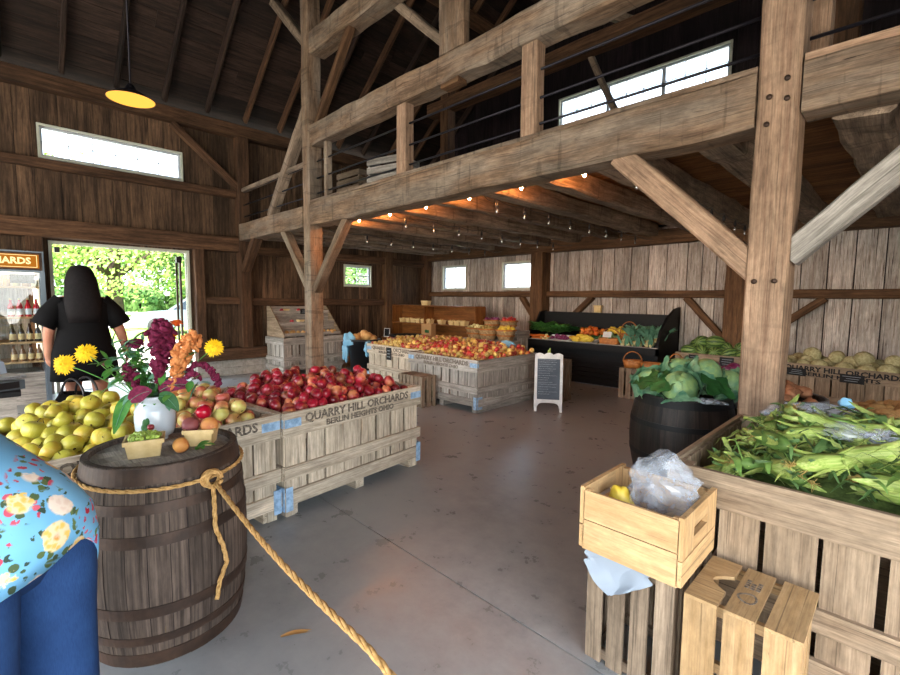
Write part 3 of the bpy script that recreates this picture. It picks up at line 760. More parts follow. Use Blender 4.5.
# --- wooden crates
def slat_crate(label, loc, rz, w, d, h, mat, nfront, side='v', name='wooden_crate', toprail=True):
    """upright crate: vertical slats on four sides, solid ends of rails inside"""
    t = thing(name, label, 'crate', loc, rz)
    for k, (L, D) in enumerate(((w, d), (d, w), (w, d), (d, w))):
        rot = Matrix.Rotation(k * PI / 2, 3, 'Z'); n = max(2, round(nfront * L / w)); g = .4 * L / (n * 1.4 - .4) / 1.0; sw = L / (n + .38 * (n - 1)); st = sw * 1.38
        mb = MB()
        for i in range(n):
            x = -L/2 + sw/2 + st * i
            mb.box(rot @ Vector((x, -D/2 + .006, h/2)), (sw, .012, h - .002) if k % 2 == 0 else (.012, sw - .024 if i in (0, n-1) else sw, h - .002))
        mb.build('slat_side', mat, t)
    for z in (.03, h - .03):
        mb = MB()
        for s in (-1, 1):
            mb.box((0, s * (d/2 - .022), z), (w - .026, .018, .04)); mb.box((s * (w/2 - .022), 0, z), (.018, d - .066, .04))
        mb.build('inner_rail', mat, t)
    mb = MB(); n = 4
    for i in range(n): mb.box((-w/2 + w * (i + .5) / n, 0, h - .006 if toprail else .055), (w / n - .01, d - .03, .011))
    mb.build('top_slats' if toprail else 'bottom_slats', mat, t)
    return t
slat_crate('grey slatted crate standing in front of the tan middle bin', (-4.71, 4.065, 0), 0, .48, .26, .42, 'crate', 6)
slat_crate('brown slatted crate carrying the small honey baskets', (-2.76, 6.78, 0), 0, .5, .34, .455, 'crate', 5)
slat_crate('brown slatted crate under the pine crate of plastic bags', (-.68, 1.80, 0), 0, .33, .31, .466, 'crate', 4)
# pine crate on top (hand holes)
t = thing('pine_crate', 'pale pine crate with hand holes holding clear plastic bags', 'crate', (-.675, 1.79, .47), 0)
W, D, H = .385, .37, .25
for s, nm in ((-1, 'front_board'), (1, 'back_board')):
    for z0, z1 in ((.0, .118), (.122, H - .012)):
        mb = MB(); mb.box((0, s * (D/2 - .006), (z0 + z1)/2), (W - .03, .012, z1 - z0)); mb.build('side_board', 'pine', t)
for s in (-1, 1):
    mb = MB(); mb.box((s * (W/2 - .009), 0, .05), (.018, D, .09)); mb.build('end_board', 'pine', t)
    mb = MB(); y0, y1, z0, z1 = -.075, .075, .150, .185; X0, X1 = s * (W/2) - (.018 if s > 0 else 0), s * (W/2) + (0 if s > 0 else .018)
    mb.bx(X0, X1, -D/2, y0, .1, H, 0, .4); mb.bx(X0, X1, y1, D/2, .1, H, 0, .4); mb.bx(X0, X1, y0, y1, .1, z0, 0, .4); mb.bx(X0, X1, y0, y1, z1, H, 0, .4)
    mb.build('end_board', 'pine', t)
    mb = MB()
    for yy_ in (-D/2 + .022, D/2 - .022): mb.box((s * (W/2 - .03), yy_, H/2), (.022, .02, H - .02))
    mb.build('corner_cleat', 'pine', t)
mb = MB()
for i in range(4): mb.box((0, -D/2 + D * (i + .5)/4, .006), (W - .04, D/4 - .006, .011))
mb.build('bottom_slats', 'pine', t)
# second crate standing on end: three slats over the top and down the front, half round cut
t = thing('pine_crate', 'scuffed slatted pine crate on end with a half round hand cut', 'crate', (-.315, 1.80, 0), 0)
W, D, H = .33, .33, .45
sl = ((-W/2, -W/2 + .1), (-.045, .042), (W/2 - .098, W/2))
for i, (a, b) in enumerate(sl):
    mb = MB(); mb.bx(a, b, -D/2, -D/2 + .012, 0, H - .012); mb.build('front_slat', 'pine2', t)
    mb = MB()
    if i == 0:
        poly = [(a, -D/2), (b, -D/2), (b, -.06)] + [(b - .055 * math.sin(PI * k / 10) , -.06 + .12 * k / 10) for k in range(1, 10)] + [(b, .06), (b, D/2), (a, D/2)]
        mb.prism(poly, .012, Matrix.Translation((0, 0, H - .012)))
    else: mb.bx(a, b, -D/2, D/2, H - .012, H)
    sp = mb.build('top_slat', 'pine2', t)
    if i == 1:
        mb = MB()
        for r_ in range(4):
            for c_ in range(3): 
                if R() < .85: mb.bx(-.028 + .017 * c_, -.015 + .017 * c_, .02 + .016 * r_, .032 + .016 * r_, H, H + .0008)
        for k in range(14):
            q = 2 * PI * k / 14; mb.box((-.005 + .026 * math.cos(q), -.045 + .03 * math.sin(q) * (1 + .3 * math.cos(q)), H + .0004), (.014, .007, .0008), Matrix.Rotation(q + PI/2, 3, 'Z'))
        mb.build('ink_stamp', 'ink', sp)
for z, y in ((H - .03, -D/2 + .03), (H - .03, D/2 - .02), (.03, -D/2 + .03), (.22, -D/2 + .03)):
    mb = MB(); mb.box((0, y, z), (W - .01, .02, .034)); mb.build('cross_rail', 'pine2', t)
for s in (-1, 1):
    mb = MB()
    for y in (-.1, .03, .13): mb.box((s * (W/2 - .02), y, H/2 - .02), (.012, .07, H - .06))
    mb.build('side_slat', 'pine2', t)
def crumple(name, mat, loc, r, label, cat, seed=1, nu=40, nv=26, b=.5, parent=None, flat=False):
    mb = MB(); vs, fs = [], []; sv = Vector((seed * 5.3, seed, 0))
    for i in range(nv + 1):
        th = PI * i / nv
        for j in range(nu):
            ph = 2 * PI * j / nu; d = Vector((math.sin(th) * math.cos(ph), math.sin(th) * math.sin(ph), math.cos(th)))
            k = 1 + b * (noise.noise(d * 1.3 + sv) * .8) + .42 * b * (.5 - abs(noise.noise(d * 2.7 + sv)) * 2) * .6 + .12 * b * (.5 - abs(noise.noise(d * 6 + sv)) * 2)
            vs.append((d.x * r[0] * k, d.y * r[1] * k, d.z * r[2] * k))
    for i in range(nv):
        for j in range(nu):
            k = (j+1) % nu; fs.append((i*nu+j, i*nu+nu+j, i*nu+nu+k, i*nu+k))
    mb.add(vs, fs, None, 0, not flat)
    o = mb.build(name, mat, parent, loc); 
    if label: tag(o, label, cat)
    return o
crumple('plastic_bags', 'film', (-.64, 1.84, .715), (.125, .115, .115), 'bundle of crinkled clear plastic bags in the pine crate', 'bags', 3, 20, 14, b=.75, flat=True)['kind'] = 'thing'
crumple('produce_wrapper', 'squash', (-.765, 1.745, .66), (.045, .035, .05), 'yellow and green wrapper in the pine crate beside the bags', 'wrapper', 5, 16, 10, .7)
# white plastic sheet hanging under the pine crate
mb = MB(); N = 14
for k, off in enumerate((0, .006, .012)):
    vs, fs = [], []
    for i in range(N + 1):
        for j in range(N + 1):
            u, v = i / N, j / N
            x = -.845 + .25 * u + .01 * math.sin(9 * v + k); z = .469 - v * (.14 * (1 - abs(u - .42) * 1.5)) - .004 * k - .03 * u * v
            y = 1.642 - .014 * v - off * v - .010 * math.sin(13 * u + 3 * v + k) * v
            vs.append((x, y, z))
    for i in range(N):
        for j in range(N): a = i * (N+1) + j; fs.append((a, a+1, a+N+2, a+N+1))
    mb.add(vs, fs, None, 0, True)
tag(mb.build('hanging_plastic_sheet', 'whitefab'), 'white plastic bags hanging out under the pine crate', 'bag')

# --- barrels
def barrel(label, loc, h, re, rb, mat, hoops, top='barreltop', n=26, name='oak_barrel', open_top=False, rz=0., topband=0):
    t = thing(name, label, 'barrel', loc, rz); prof = lambda k: re + (rb - re) * (1 - (2 * k - 1) ** 2)
    for body in (0,):
        mb = MB(); N = 14
        ang = [0]
        for i in range(n): ang.append(ang[-1] + U(.7, 1.3))
        ang = [a / ang[-1] * 2 * PI for a in ang]
        for a, b in zip(ang, ang[1:]):
            vs, gs, fs = [], [], []; o = (U(0, 40), U(0, 40), 0); q = (b - a) * .018; m = 3; dr = U(-.0015, .0015)
            for i in range(N + 1):
                for j in range(m + 1):
                    aa = a + q + (b - a - 2 * q) * j / m; r = prof(i / N) + dr
                    vs.append((r * math.cos(aa), r * math.sin(aa), h * i / N)); gs.append((h * i / N + o[0], re * aa + o[1], 0))
            M1 = m + 1
            for i in range(N):
                for j in range(m): fs.append((i*M1+j, i*M1+j+1, i*M1+M1+j+1, i*M1+M1+j))
            mb.add(vs, fs, gs, 0, False)
        mb.lathe([(prof(i / N) - .004, h * i / N) for i in range(N + 1)], 32, 1, caps=(True, False))
        if open_top: mb.lathe([(re, h), (re - .025, h), (re - .02, h - .12), (.01, h - .12)], 32, 0, False, caps=(False, False))
        else: mb.lathe([(re, h), (re - .022, h), (re - .026, h - .022)], 40, 0, False, caps=(False, False))
        mb.build('staves', [mat, 'gable'], t)
    for z0, z1 in hoops:
        mb = MB(); k0, k1 = z0 / h, z1 / h
        mb.lathe([(prof(k0) + .0005, z0), (prof(k0) + .0035, z0), (prof(k1) + .0035, z1), (prof(k1) + .0005, z1)], 72, 0, False, caps=(False, False)); mb.build('hoop', 'hoop' if mat == 'stave' else 'black', t)
    if not open_top:
        mb = MB(); rr = re - .024; n_ = 7
        for i in range(n_):
            x0, x1 = -rr + 2 * rr * i / n_, -rr + 2 * rr * (i + 1) / n_ - .002; off = (U(0, 40), U(0, 40)); pts = []
            m = 8
            for k in range(m + 1): x = x0 + (x1 - x0) * k / m; pts.append((x, -math.sqrt(max(0, rr*rr - x*x))))
            for k in range(m, -1, -1): x = x0 + (x1 - x0) * k / m; pts.append((x, math.sqrt(max(0, rr*rr - x*x))))
            mb.prism(pts, .012, Matrix.Translation((0, 0, h - .03)))
        mb.build('barrel_head', top, t)
    return t
BX, BY, BH = -2.26, .49, .80
barrel('oak wine barrel with rusty hoops carrying a vase and fruit baskets', (BX, BY, 0), BH, .284, .322, 'stave',
       ((.005, .06), (.1, .135), (.215, .26), (.50, .545), (.625, .665), (.735, .797)), n=28)
barrel('black barrel heaped with green cabbages', (-1.27, 4.0, 0), .7, .345, .40, 'stavedark', ((.01, .05), (.2, .24), (.46, .5), (.63, .69)), open_top=True, name='tub_barrel')
barrel('dark barrel of purple cabbage between the cabbages and the main post', (-1.31, 4.98, 0), .7, .33, .37, 'stavedark', ((.01, .05), (.46, .5), (.63, .69)), open_top=True, name='tub_barrel')
barrel('dark barrel of sweet potatoes seen right of the main post', (-.72, 4.52, 0), .7, .31, .35, 'stavedark', ((.01, .05), (.46, .5), (.63, .69)), open_top=True, name='tub_barrel', rz=1)
barrel('dark barrel with a grey metal rim full of tan potatoes', (.06, 4.25, 0), .7, .36, .40, 'stavedark', ((.01, .05), (.46, .5)), open_top=True, name='tub_barrel', rz=2)
def rim(loc, r, h, label):
    mb = MB(); mb.lathe([(r, 0), (r + .004, 0), (r + .004, h), (r - .012, h + .006), (r - .014, h), (r, h - .004)], 48, caps=(False, False)); tag(mb.build('metal_rim', 'steel', None, loc), label, 'rim')
rim((.06, 4.25, .6), .383, .1, 'grey metal band around the potato barrel rim')
rim((-.72, 4.52, .58), .335, .12, 'grey metal band around the sweet potato barrel rim')
# rope around the barrel, knot, tail and barrier line
def rope_mesh(mb, pts, r, twist=55):
    pts = [Vector(p) for p in pts]
    # resample
    P = [pts[0]]
    for a, b in zip(pts, pts[1:]):
        n = max(1, int((b - a).length / .006))
        P += [a.lerp(b, i / n) for i in range(1, n + 1)]
    N = len(P); l = 0; ref = None; rows = [[], [], []]
    for i, q in enumerate(P):
        t = (P[min(i+1, N-1)] - P[max(i-1, 0)]).normalized()
        if ref is None: ref = t.orthogonal().normalized()
        ref = (ref - t * ref.dot(t)).normalized(); b = t.cross(ref)
        if i: l += (P[i] - P[i-1]).length
        for k in range(3):
            a = l * twist / (r / .008) + 2 * PI * k / 3; rows[k].append(q + (ref * math.cos(a) + b * math.sin(a)) * r * .52)
    for k in range(3): mb.tube(rows[k], r * .56, 6)
t = thing('manila_rope', 'manila rope knotted round the oak barrel and running out as a barrier', 'rope', (BX, BY, 0))
ka = math.radians(18); RR = .295 + .06 * (1 - (2 * .70 / .8 - 1) ** 2)
zr = lambda a: .69 + .035 * math.cos(a - ka - PI) 
mb = MB(); pts = []
for i in range(65):
    a = ka + 2 * PI * i / 64; rr = .309; pts.append((rr * math.cos(a), rr * math.sin(a), .715 + .03 * (1 - math.cos(a - ka)) / 2))
rope_mesh(mb, pts, .008); mb.build('rope_loop', 'rope', t)
K = Vector(pts[0]) + Vector((.008, 0, 0))
mb = MB(); kp = []
for i in range(70):
    a = i / 70 * 2 * PI * 3; kp.append(K + Vector((.014 + .012 * math.cos(a * .666), .03 * math.cos(a) * (1 + .2 * math.sin(a * .5)), .03 * math.sin(a))))
rope_mesh(mb, kp, .009); mb.build('rope_knot', 'rope', t)
mb = MB(); rope_mesh(mb, [K + Vector(v) for v in ((.02, .0, -.02), (.028, .0, -.1), (.03, .0, -.2), (.03, .028, -.29), (.03, .04, -.36), (.026, .01, -.44), (.022, 0, -.51))], .009); mb.build('rope_tail', 'rope', t)
mb = MB(); e = Vector((-.88, .60, .60)) - Vector((BX, BY, 0)); s0 = K + Vector((.02, .01, -.02))
pl = [s0.lerp(e, i / 16) + Vector((0, 0, -.03 * math.sin(PI * i / 16))) for i in range(17)] + [e + (e - s0) * .18 + Vector((0, 0, -.01)), e + (e - s0) * .4 + Vector((0, 0, -.25)), e + (e - s0) * .5 + Vector((0, 0, -.586))]
rope_mesh(mb, pl, .0095); mb.build('rope_line', 'rope', t)
# ------------------------------------------------------------------ on the oak barrel
BT = .783
def veneer_basket(label, loc, rz, w, d, h, mat='carton', group=None, name='veneer_basket'):
    t = thing(name, label, 'basket', loc, rz, group); k = .82
    for q, (L, D) in enumerate(((w, d), (d, w), (w, d), (d, w))):
        rot = Matrix.Rotation(q * PI / 2, 4, 'Z'); mb = MB()
        a, b = L/2, L/2 * k
        vs = [(-b, -D/2 * k, 0), (b, -D/2 * k, 0), (a, -D/2, h), (-a, -D/2, h)]; vs += [(x, y + .003, z) for x, y, z in vs]
        mb.add([rot @ Vector(v) for v in vs], [(0, 1, 2, 3), (7, 6, 5, 4), (0, 4, 5, 1), (3, 2, 6, 7), (0, 3, 7, 4), (1, 5, 6, 2)], None, 0)
        mb.box(rot @ Vector((0, -D/2 - .002, h - .008)), (L + .004, .005, .018) if q % 2 == 0 else (.005, L + .004, .018))
        mb.build('veneer_side', mat, t)
    mb = MB(); mb.bx(-w/2 * k, w/2 * k, -d/2 * k, d/2 * k, 0, .003); mb.build('basket_base', mat, t)
    return t
CA = math.radians(75)          # turned to the room
veneer_basket('small veneer basket of green gooseberries on the oak barrel', (-2.235, .415, BT), CA, .135, .12, .075)
veneer_basket('small veneer basket of peaches and a red plum on the oak barrel', (-2.235, .635, BT), CA - .3, .12, .11, .075)
mb = MB(); mb.ball((0, 0, 0), .0095, 10, 8); mb.tube([(0, 0, .009), (.002, 0, .014)], .001, 4)
g = mb.build('gooseberry', 'grape'); tag(g, 'green gooseberry in the small veneer basket on the barrel', 'berry', 'gooseberries in the basket')
m = fmtx((-2.235, .415, BT), CA)
for i in range(70):
    x, y = U(-.053, .053), U(-.046, .046); k = 1 - max(abs(x) / .06, abs(y) / .055)
    dup(g, m @ Vector((x, y, .066 + U(0, .012) + .02 * k)), (U(-1, 1), U(-1, 1), U(0, 6)), scale=U(.8, 1.15))
bpy.data.objects.remove(g)
mb = MB(); mb.bx(-.05, .05, -.043, .043, .004, .062)
tag(mb.build('berries_beneath', 'grape', None, (-2.235, .415, BT), (0, 0, CA)), 'layer of gooseberries under the top ones', 'berries', None, 'stuff')
def one_fruit(name, mat, r, loc, label, rot=(0, 0, 0), cat='fruit', squash=.95, group=None):
    o = fruit(name, mat, r, squash, .015, False, .12, label, cat, group); o.location = loc; o.rotation_euler = rot; return o
m2_ = fmtx((-2.235, .635, BT), CA - .3)
one_fruit('plum', 'redapple', .014, m @ Vector((.02, .055, .1)), 'small red plum behind the gooseberries')
one_fruit('plum', 'plum', .034, m2_ @ Vector((.0, .04, .12)) + Vector((0, 0, .015)), 'glossy deep red plum on top of the peaches', (.4, .2, 0))
one_fruit('peach', 'darkpeach', .036, m2_ @ Vector((-.045, .0, .085)), 'dusky purple peach in the veneer basket', (.3, .5, 0))
one_fruit('peach', 'peach', .037, m2_ @ Vector((.035, -.005, .083)), 'orange peach in the veneer basket', (1.2, .3, 1))
one_fruit('peach', 'peach', .033, (-2.16, .53, BT + .031), 'loose peach between the two small baskets on the barrel', (.7, .9, 2))
t = thing('leafy_sprig', 'sprig of two green leaves lying by the peach basket', 'leaves', (-2.13, .585, BT + .003))
for a, tl in ((.9, .075), (1.9, .07), (.2, .05)):
    d = Vector((math.cos(a), math.sin(a), .25)); mb = MB(); mb.leafblade([Vector((0, 0, .004)) + d * tl * i / 6 + Vector((0, 0, .012 * math.sin(PI * i / 6))) for i in range(7)], .018, 0, .2); mb.build('leaf', 'leaf', t)
# vase
VX, VY = -2.445, .50
t = thing('stoneware_crock', 'white glazed crock vase with a painted flower sprig', 'vase', (VX, VY, BT))
mb = MB(); mb.lathe([(.056, .02), (.07, .024), (.08, .05), (.084, .1), (.082, .14), (.073, .165), (.064, .175), (.066, .183), (.075, .193), (.079, .207), (.075, .213), (.066, .207), (.06, .18), (.073, .13), (.073, .07), (.01, .05)], 40, caps=(True, False)); mb.lathe([(.05, 0), (.05, .021)], 30); mb.build('crock', 'ceramic', t)
va = math.atan2(-VY, -VX)
mb = MB()
for da, z, w, h in ((-.5, .095, .012, .022), (-.38, .105, .01, .016), (-.6, .075, .01, .016), (-.42, .07, .013, .012)):
    a = va + da; c = Vector((.0845 * math.cos(a), .0845 * math.sin(a), z)); mb.ball(c, (.003, w, h), 10, 6, 0, Matrix.Rotation(a, 3, 'Z'))
mb.build('painted_leaf', 'leafdark', t)
mb = MB()
for da, z in ((-.52, .05), (-.4, .048)):
    a = va + da; mb.ball((.0845 * math.cos(a), .0845 * math.sin(a), z), (.003, .011, .011), 10, 6, 0, Matrix.Rotation(a, 3, 'Z'))
mb.build('painted_berry', 'magenta', t)
RH = Vector((.707, .707, 0)); FH = Vector((-.707, .707, 0)); V0 = Vector((VX, VY, 0)); VT = BT + .2
def bp(s, z, f=0): return V0 + RH * s + FH * f + Vector((0, 0, z))
def stem_to(t, tip, r=.0022, mat='leaf', sag=.0, b=None):
    b = b or V0 + Vector((U(-.03, .03), U(-.03, .03), BT + .12)); m_ = b.lerp(tip, .5) + Vector((0, 0, .05 + sag)); mouth = b.lerp(V0 + Vector((0, 0, VT)), .6) 
    P = []
    for i in range(9):
        k = i / 8; P.append(b * (1-k) ** 2 + m_ * 2 * k * (1-k) + tip * k * k)
    mb = MB(); mb.tube([p - t.location for p in P], r, 6); mb.build('stem', mat, t); return P
def name_dense(l): return l > 6
def petals(mb, c, nrm, r, layers, n, mat=0, w=.4, lift=.3):
    nrm = Vector(nrm).normalized(); a = nrm.orthogonal().normalized(); b = nrm.cross(a)
    for L in range(layers):
        k = 1 - L / layers * .85; nn = max(5, int(n * k))
        for i in range(nn):
            an = 2 * PI * (i + .5 * (L % 2)) / nn + U(-.1, .1); d = a * math.cos(an) + b * math.sin(an); rr = r * k * U(.9, 1.08)
            up = nrm * (lift * r * L / layers)
            pts = [c + up + d * rr * q + nrm * (r * .25 * q * (1 - q) * 2 + r * .1 * L * q / layers) for q in (.1, .4, .7, 1)]
            mb.leafblade(pts, rr * (w + .15) * 2.6 / nn * 2.1 if name_dense(layers) else rr * w * 2.6 / nn * 1.9, mat, .15, nrm)
def flower(name, label, s, z, f, nrm, r, mat, layers, n, cmat=None, group=None, sag=0):
    tip = bp(s, z, f); t = thing(name, label, 'flower', tuple(V0 + Vector((0, 0, VT))), 0, group); o = t.location
    stem_to(t, tip, sag=sag); mb = MB(); petals(mb, tip - o, nrm, r, layers, n); mb.ball(tip - o - Vector(nrm).normalized() * r * .1, r * .42, 10, 6); mb.build('flower_head', mat, t)
    if cmat: mb = MB(); mb.ball(tip - o + Vector(nrm).normalized() * r * .1, r * .22, 10, 6); mb.build('flower_centre', cmat, t)
    return t
cn = Vector((.97, -.22, .25))
flower('marigold', 'yellow marigold reaching farthest left out of the crock', -.41, 1.13, .0, (.75, -.55, .25), .05, 'marigold', 8, 26)
flower('marigold', 'yellow marigold in front of the black dress, nearer the crock', -.325, 1.18, .02, (.85, -.35, .3), .047, 'marigold', 8, 26)
flower('marigold', 'yellow marigold at the right of the bouquet against the brown wall', .285, 1.215, .0, (.85, -.4, .35), .044, 'marigold', 8, 26)
flower('zinnia', 'flat magenta zinnia at the top left of the bouquet', -.09, 1.23, .02, (.3, -.1, 1), .055, 'magenta', 3, 16)
flower('zinnia', 'small orange zinnia at the very top of the bouquet', .085, 1.325, .05, (.4, -.1, .8), .032, 'orangeflower', 3, 12, 'marigold')
flower('zinnia', 'orange zinnia just below the top of the bouquet', .07, 1.26, .03, (.9, -.3, .3), .03, 'orangeflower', 3, 12)
flower('zinnia', 'dark burgundy flower low on the left of the bouquet', -.1, 1.09, -.03, (.8, -.5, .2), .03, 'amaranth', 3, 12)
flower('zinnia', 'burgundy bud against the black dress', -.22, 1.14, .0, (.3, -.5, .5), .02, 'amaranth', 2, 8)
def plume(name, label, pts, r, mat, n=110, fz=.014):
    t = thing(name, label, 'flower', tuple(V0 + Vector((0, 0, VT))), 0); o = t.location; P = [bp(*p) for p in pts]
    stem_to(t, P[0], .003, 'amaranth'); mb = MB()
    for i in range(n):
        k = U(0, 1) ** .9; x = k * (len(P) - 1); j = min(int(x), len(P) - 2); c = P[j].lerp(P[j+1], x - j)
        rr = r * math.sin(PI * (.12 + .86 * (1 - k * .8)) ) * U(.3, 1); d = Vector((U(-1, 1), U(-1, 1), U(-.4, .9))).normalized()
        mb.ball(c + d * rr - o, (fz * U(.6, 1.1), fz * U(.6, 1.1), fz * 1.5), 6, 5, 0, Euler((U(-1, 1), U(-1, 1), 0)).to_matrix(), .3, i)
    for a, b in zip(P, P[1:]): mb.tube([a - o, b - o], r * .25, 6)
    mb.build('flower_plume', mat, t)
plume('amaranth_plume', 'tall burgundy amaranth plume in the middle of the bouquet', ((.02, 1.06), (.04, 1.16), (.05, 1.25), (.035, 1.31)), .06, 'amaranth', 170)
plume('celosia_plume', 'orange celosia plume right of the burgundy one', ((.1, 1.0, -.02), (.125, 1.1, -.02), (.15, 1.18, -.02), (.2, 1.26, 0)), .045, 'celosia', 150)
plume('amaranth_plume', 'drooping burgundy amaranth tassel on the right of the bouquet', ((.15, 1.1), (.2, 1.14), (.25, 1.13), (.29, 1.08), (.3, 1.04)), .016, 'amaranth', 60, .009)
plume('amaranth_plume', 'short drooping burgundy tassel under the long one', ((.15, 1.07, -.02), (.19, 1.1, -.02), (.22, 1.08, -.02)), .016, 'amaranth', 40, .009)
plume('amaranth_plume', 'small burgundy plume low at the left of the bouquet', ((-.06, 1.03, -.03), (-.08, 1.08, -.03), (-.1, 1.12, -.03)), .03, 'amaranth', 50, .011)
t = thing('bouquet_greenery', 'green leafy stems filling the bouquet in the crock', 'leaves', tuple(V0 + Vector((0, 0, VT))))
for k in range(46):
    s, z, f = U(-.2, .2), U(1.03, 1.27), U(-.05, .08)
    if k < 24: s = U(-.2, -.02); z = U(1.04, 1.25)
    tip = bp(s, z, f); P = stem_to(t, tip, .0015) if k < 14 else [bp(0, VT, 0), bp(s * .5, z - .06, f), tip]
    mb = MB()
    for j in range(9):
        a = P[max(0, len(P) - 1 - j // 2 * 1)] - t.location; d = Vector((U(-1, 1), U(-1, 1), U(-.5, .6))).normalized(); L = U(.04, .085)
        mb.leafblade([a + d * L * i / 4 + Vector((0, 0, -.01 * (i / 4) ** 2)) for i in range(5)], L * .2, 0, .2)
    mb.build('bouquet_leaf', 'leaf' if k % 3 else 'leek', t)
def bigleaf(label, p0, p1, w, mat, drop=.03):
    t = thing('broad_leaf', label, 'leaf', tuple(V0 + Vector((0, 0, VT)))); o = t.location; a, b = bp(*p0) - o, bp(*p1) - o; mb = MB()
    mb.leafblade([a.lerp(b, i / 8) + Vector((0, 0, drop * math.sin(PI * i / 8))) for i in range(9)], w, 0, .25, (.95, -.25, .3)); mb.build('leaf_blade', mat, t)
    mb = MB(); mb.tube([a.lerp(b, i / 8) + Vector((.002, -.001, drop * math.sin(PI * i / 8))) for i in range(8)], .0012, 5); mb.build('leaf_rib', 'leek', t)
bigleaf('long green leaf hanging down the left side of the crock', (-.07, 1.0, -.05), (-.16, .82, -.05), .028, 'leaf', .03)
bigleaf('dark purple leaf over the rim of the crock', (-.05, .985, -.09), (.05, 1.03, -.09), .035, 'amaranth', .01)
bigleaf('dull purple leaf right of the crock rim', (.05, 1.02, -.04), (.2, 1.04, -.03), .03, 'amaranth', .02)
bigleaf('green leaf drooping over the right rim of the crock', (.06, 1.0, -.06), (.14, .93, -.05), .03, 'leafdark', .02)

# ------------------------------------------------------------------ corn
def corn_proto(k, mat):
    o = None; mb = MB(); L = .22 + .015 * k; N = 14; rows = []
    for i in range(N + 1):
        q = i / N; r = .034 * (math.sin(PI * (.1 + .82 * (1 - q) ** .8)) ** .6) * (1 if q < .9 else .8)
        rows.append((r if 0 < i < N else r * .5, L * q))
    mb.lathe(rows, 14, lobe=.07, lobes=7); o = mb.build('corn_ear', mat)
    tag(o, 'ear of corn in green husk piled in the wide tan bin', 'corn', 'corn ears in the wide bin')
    mb = MB(); mb.tube([(0, 0, -.05), (.004, 0, -.02), (0, 0, .005)], [.010, .011, .014], 8); mb.build('stalk', 'husk', o)
    mb = MB()
    for i in range(4):
        a = i * 1.7 + k; d = Vector((math.cos(a), math.sin(a), 0)); mb.leafblade([d * (.024 - .002 * j) + Vector((0, 0, .02 + .04 * j)) + d * (.0016 * j * j) for j in range(7)], .02, 0, -.35, tuple(d))
    mb.build('husk_leaf', 'husk', o)
    mb = MB()
    for i in range(3):
        a = i * 2.2 + k * 2; d = Vector((math.cos(a), math.sin(a), 0)); c = U(.4, 1)
        mb.leafblade([d * (.02 + .012 * j * c) + Vector((0, 0, L * .75 + .022 * j - .0035 * j * j * c)) for j in range(8)], .008, 0, .2, tuple(d))
    mb.build('flag_leaf', 'huskleaf', o)
    mb = MB()
    for i in range(9): mb.tube([(U(-.004, .004), U(-.004, .004), L - .01), (U(-.012, .012), U(-.012, .012), L + .02), (U(-.03, .03), U(-.03, .03), L + U(.025, .05))], .0013, 4)
    mb.build('silk', 'silk', o)
    return o
protos = [corn_proto(0, 'husk'), corn_proto(1, 'huskd'), corn_proto(2, 'husk')]
def cz(x, y): 
    return .59 + .14 * min(1, max(0, (x + .62) / .22)) + .10 * max(0, 1 - ((x - .1) / .6) ** 2) * max(0, 1 - ((y - .05) / .5) ** 2)
for i in range(160):
    x, y = U(-.54, .52), U(-.42, .42); a = U(-.9, .9) + (PI if R() < .5 else 0) if x > -.4 else PI / 2 + U(-.4, .4) + (PI if R() < .5 else 0)
    lift = .01 + .075 * (i / 160) + U(-.02, .03) + (.03 if i > 125 else 0) - .05 * max(0, y + .1) - .04 * max(0, x)
    e = Euler((0, PI / 2 + U(-.22, .12), a)); c = Vector((corn_loc[0] + x, corn_loc[1] + y, cz(x, y) + lift)) - e.to_matrix() @ Vector((0, 0, .13))
    p0, p1 = c, c + e.to_matrix() @ Vector((0, 0, .26))
    if min(p0.x, p1.x) < -.62 or max(p0.x, p1.x) > .63 or min(p0.y, p1.y) < 2.07 or max(p0.y, p1.y) > 3.1: 
        if i > 6: continue
    dup(protos[i % 3], c, e)
for s in protos: hide(s)
def ear(mat, p, e, label):
    o = corn_proto(1, mat); o.location = p; o.rotation_euler = e; o['label'] = label; del o['group']; return o
ear('husk', (-.60, 2.17, .70), (0, 1.35, .5), 'plump pale green ear lying alone in the near left corner of the corn bin')
ear('husk', (-.48, 2.99, .80), (.2, 1.0, 2.4 - PI), 'ear standing up against the base of the pale main post')
mb = MB()
for i in range(800):
    x, y = U(-.52, .56), U(-.46, .46); a = U(0, 6.28); L = U(.08, .22); d = Vector((math.cos(a), math.sin(a), U(-.05, .15))); p = Vector((corn_loc[0] + x, corn_loc[1] + y, cz(x, y) + U(.0, .11) - .05 * max(0, y + .1) - .04 * max(0, x)))
    q = p + d * L
    if not (-.62 < q.x < .64 and 2.05 < q.y < 3.13): continue
    mb.leafblade([p + d * L * j / 6 + Vector((0, 0, .05 * math.sin(PI * j / 6) * U(.6, 1.2))) for j in range(7)], U(.003, .010) if i % 5 else U(.012, .02), (0, 0, 2, 1)[i % 4], U(-.2, .4), (U(-.3, .3), U(-.3, .3), 1))
tag(mb.build('husk_leaves', ['huskleaf', 'husk', 'huskd']), 'loose narrow husk leaves tangled over the corn', 'leaves', None, 'stuff')
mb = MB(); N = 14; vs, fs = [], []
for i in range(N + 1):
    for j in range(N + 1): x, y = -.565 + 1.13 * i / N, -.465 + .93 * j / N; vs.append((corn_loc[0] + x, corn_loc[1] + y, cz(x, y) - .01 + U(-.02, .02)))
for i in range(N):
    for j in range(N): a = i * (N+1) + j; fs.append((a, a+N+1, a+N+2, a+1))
mb.add(vs, fs, None, 0, True); tag(mb.build('husk_debris', plain('shaded_husk_litter', '5a6a38', .8, .1, 0, 20, '2f3a20', .6)), 'bed of husks under the corn ears', 'husks', None, 'stuff')
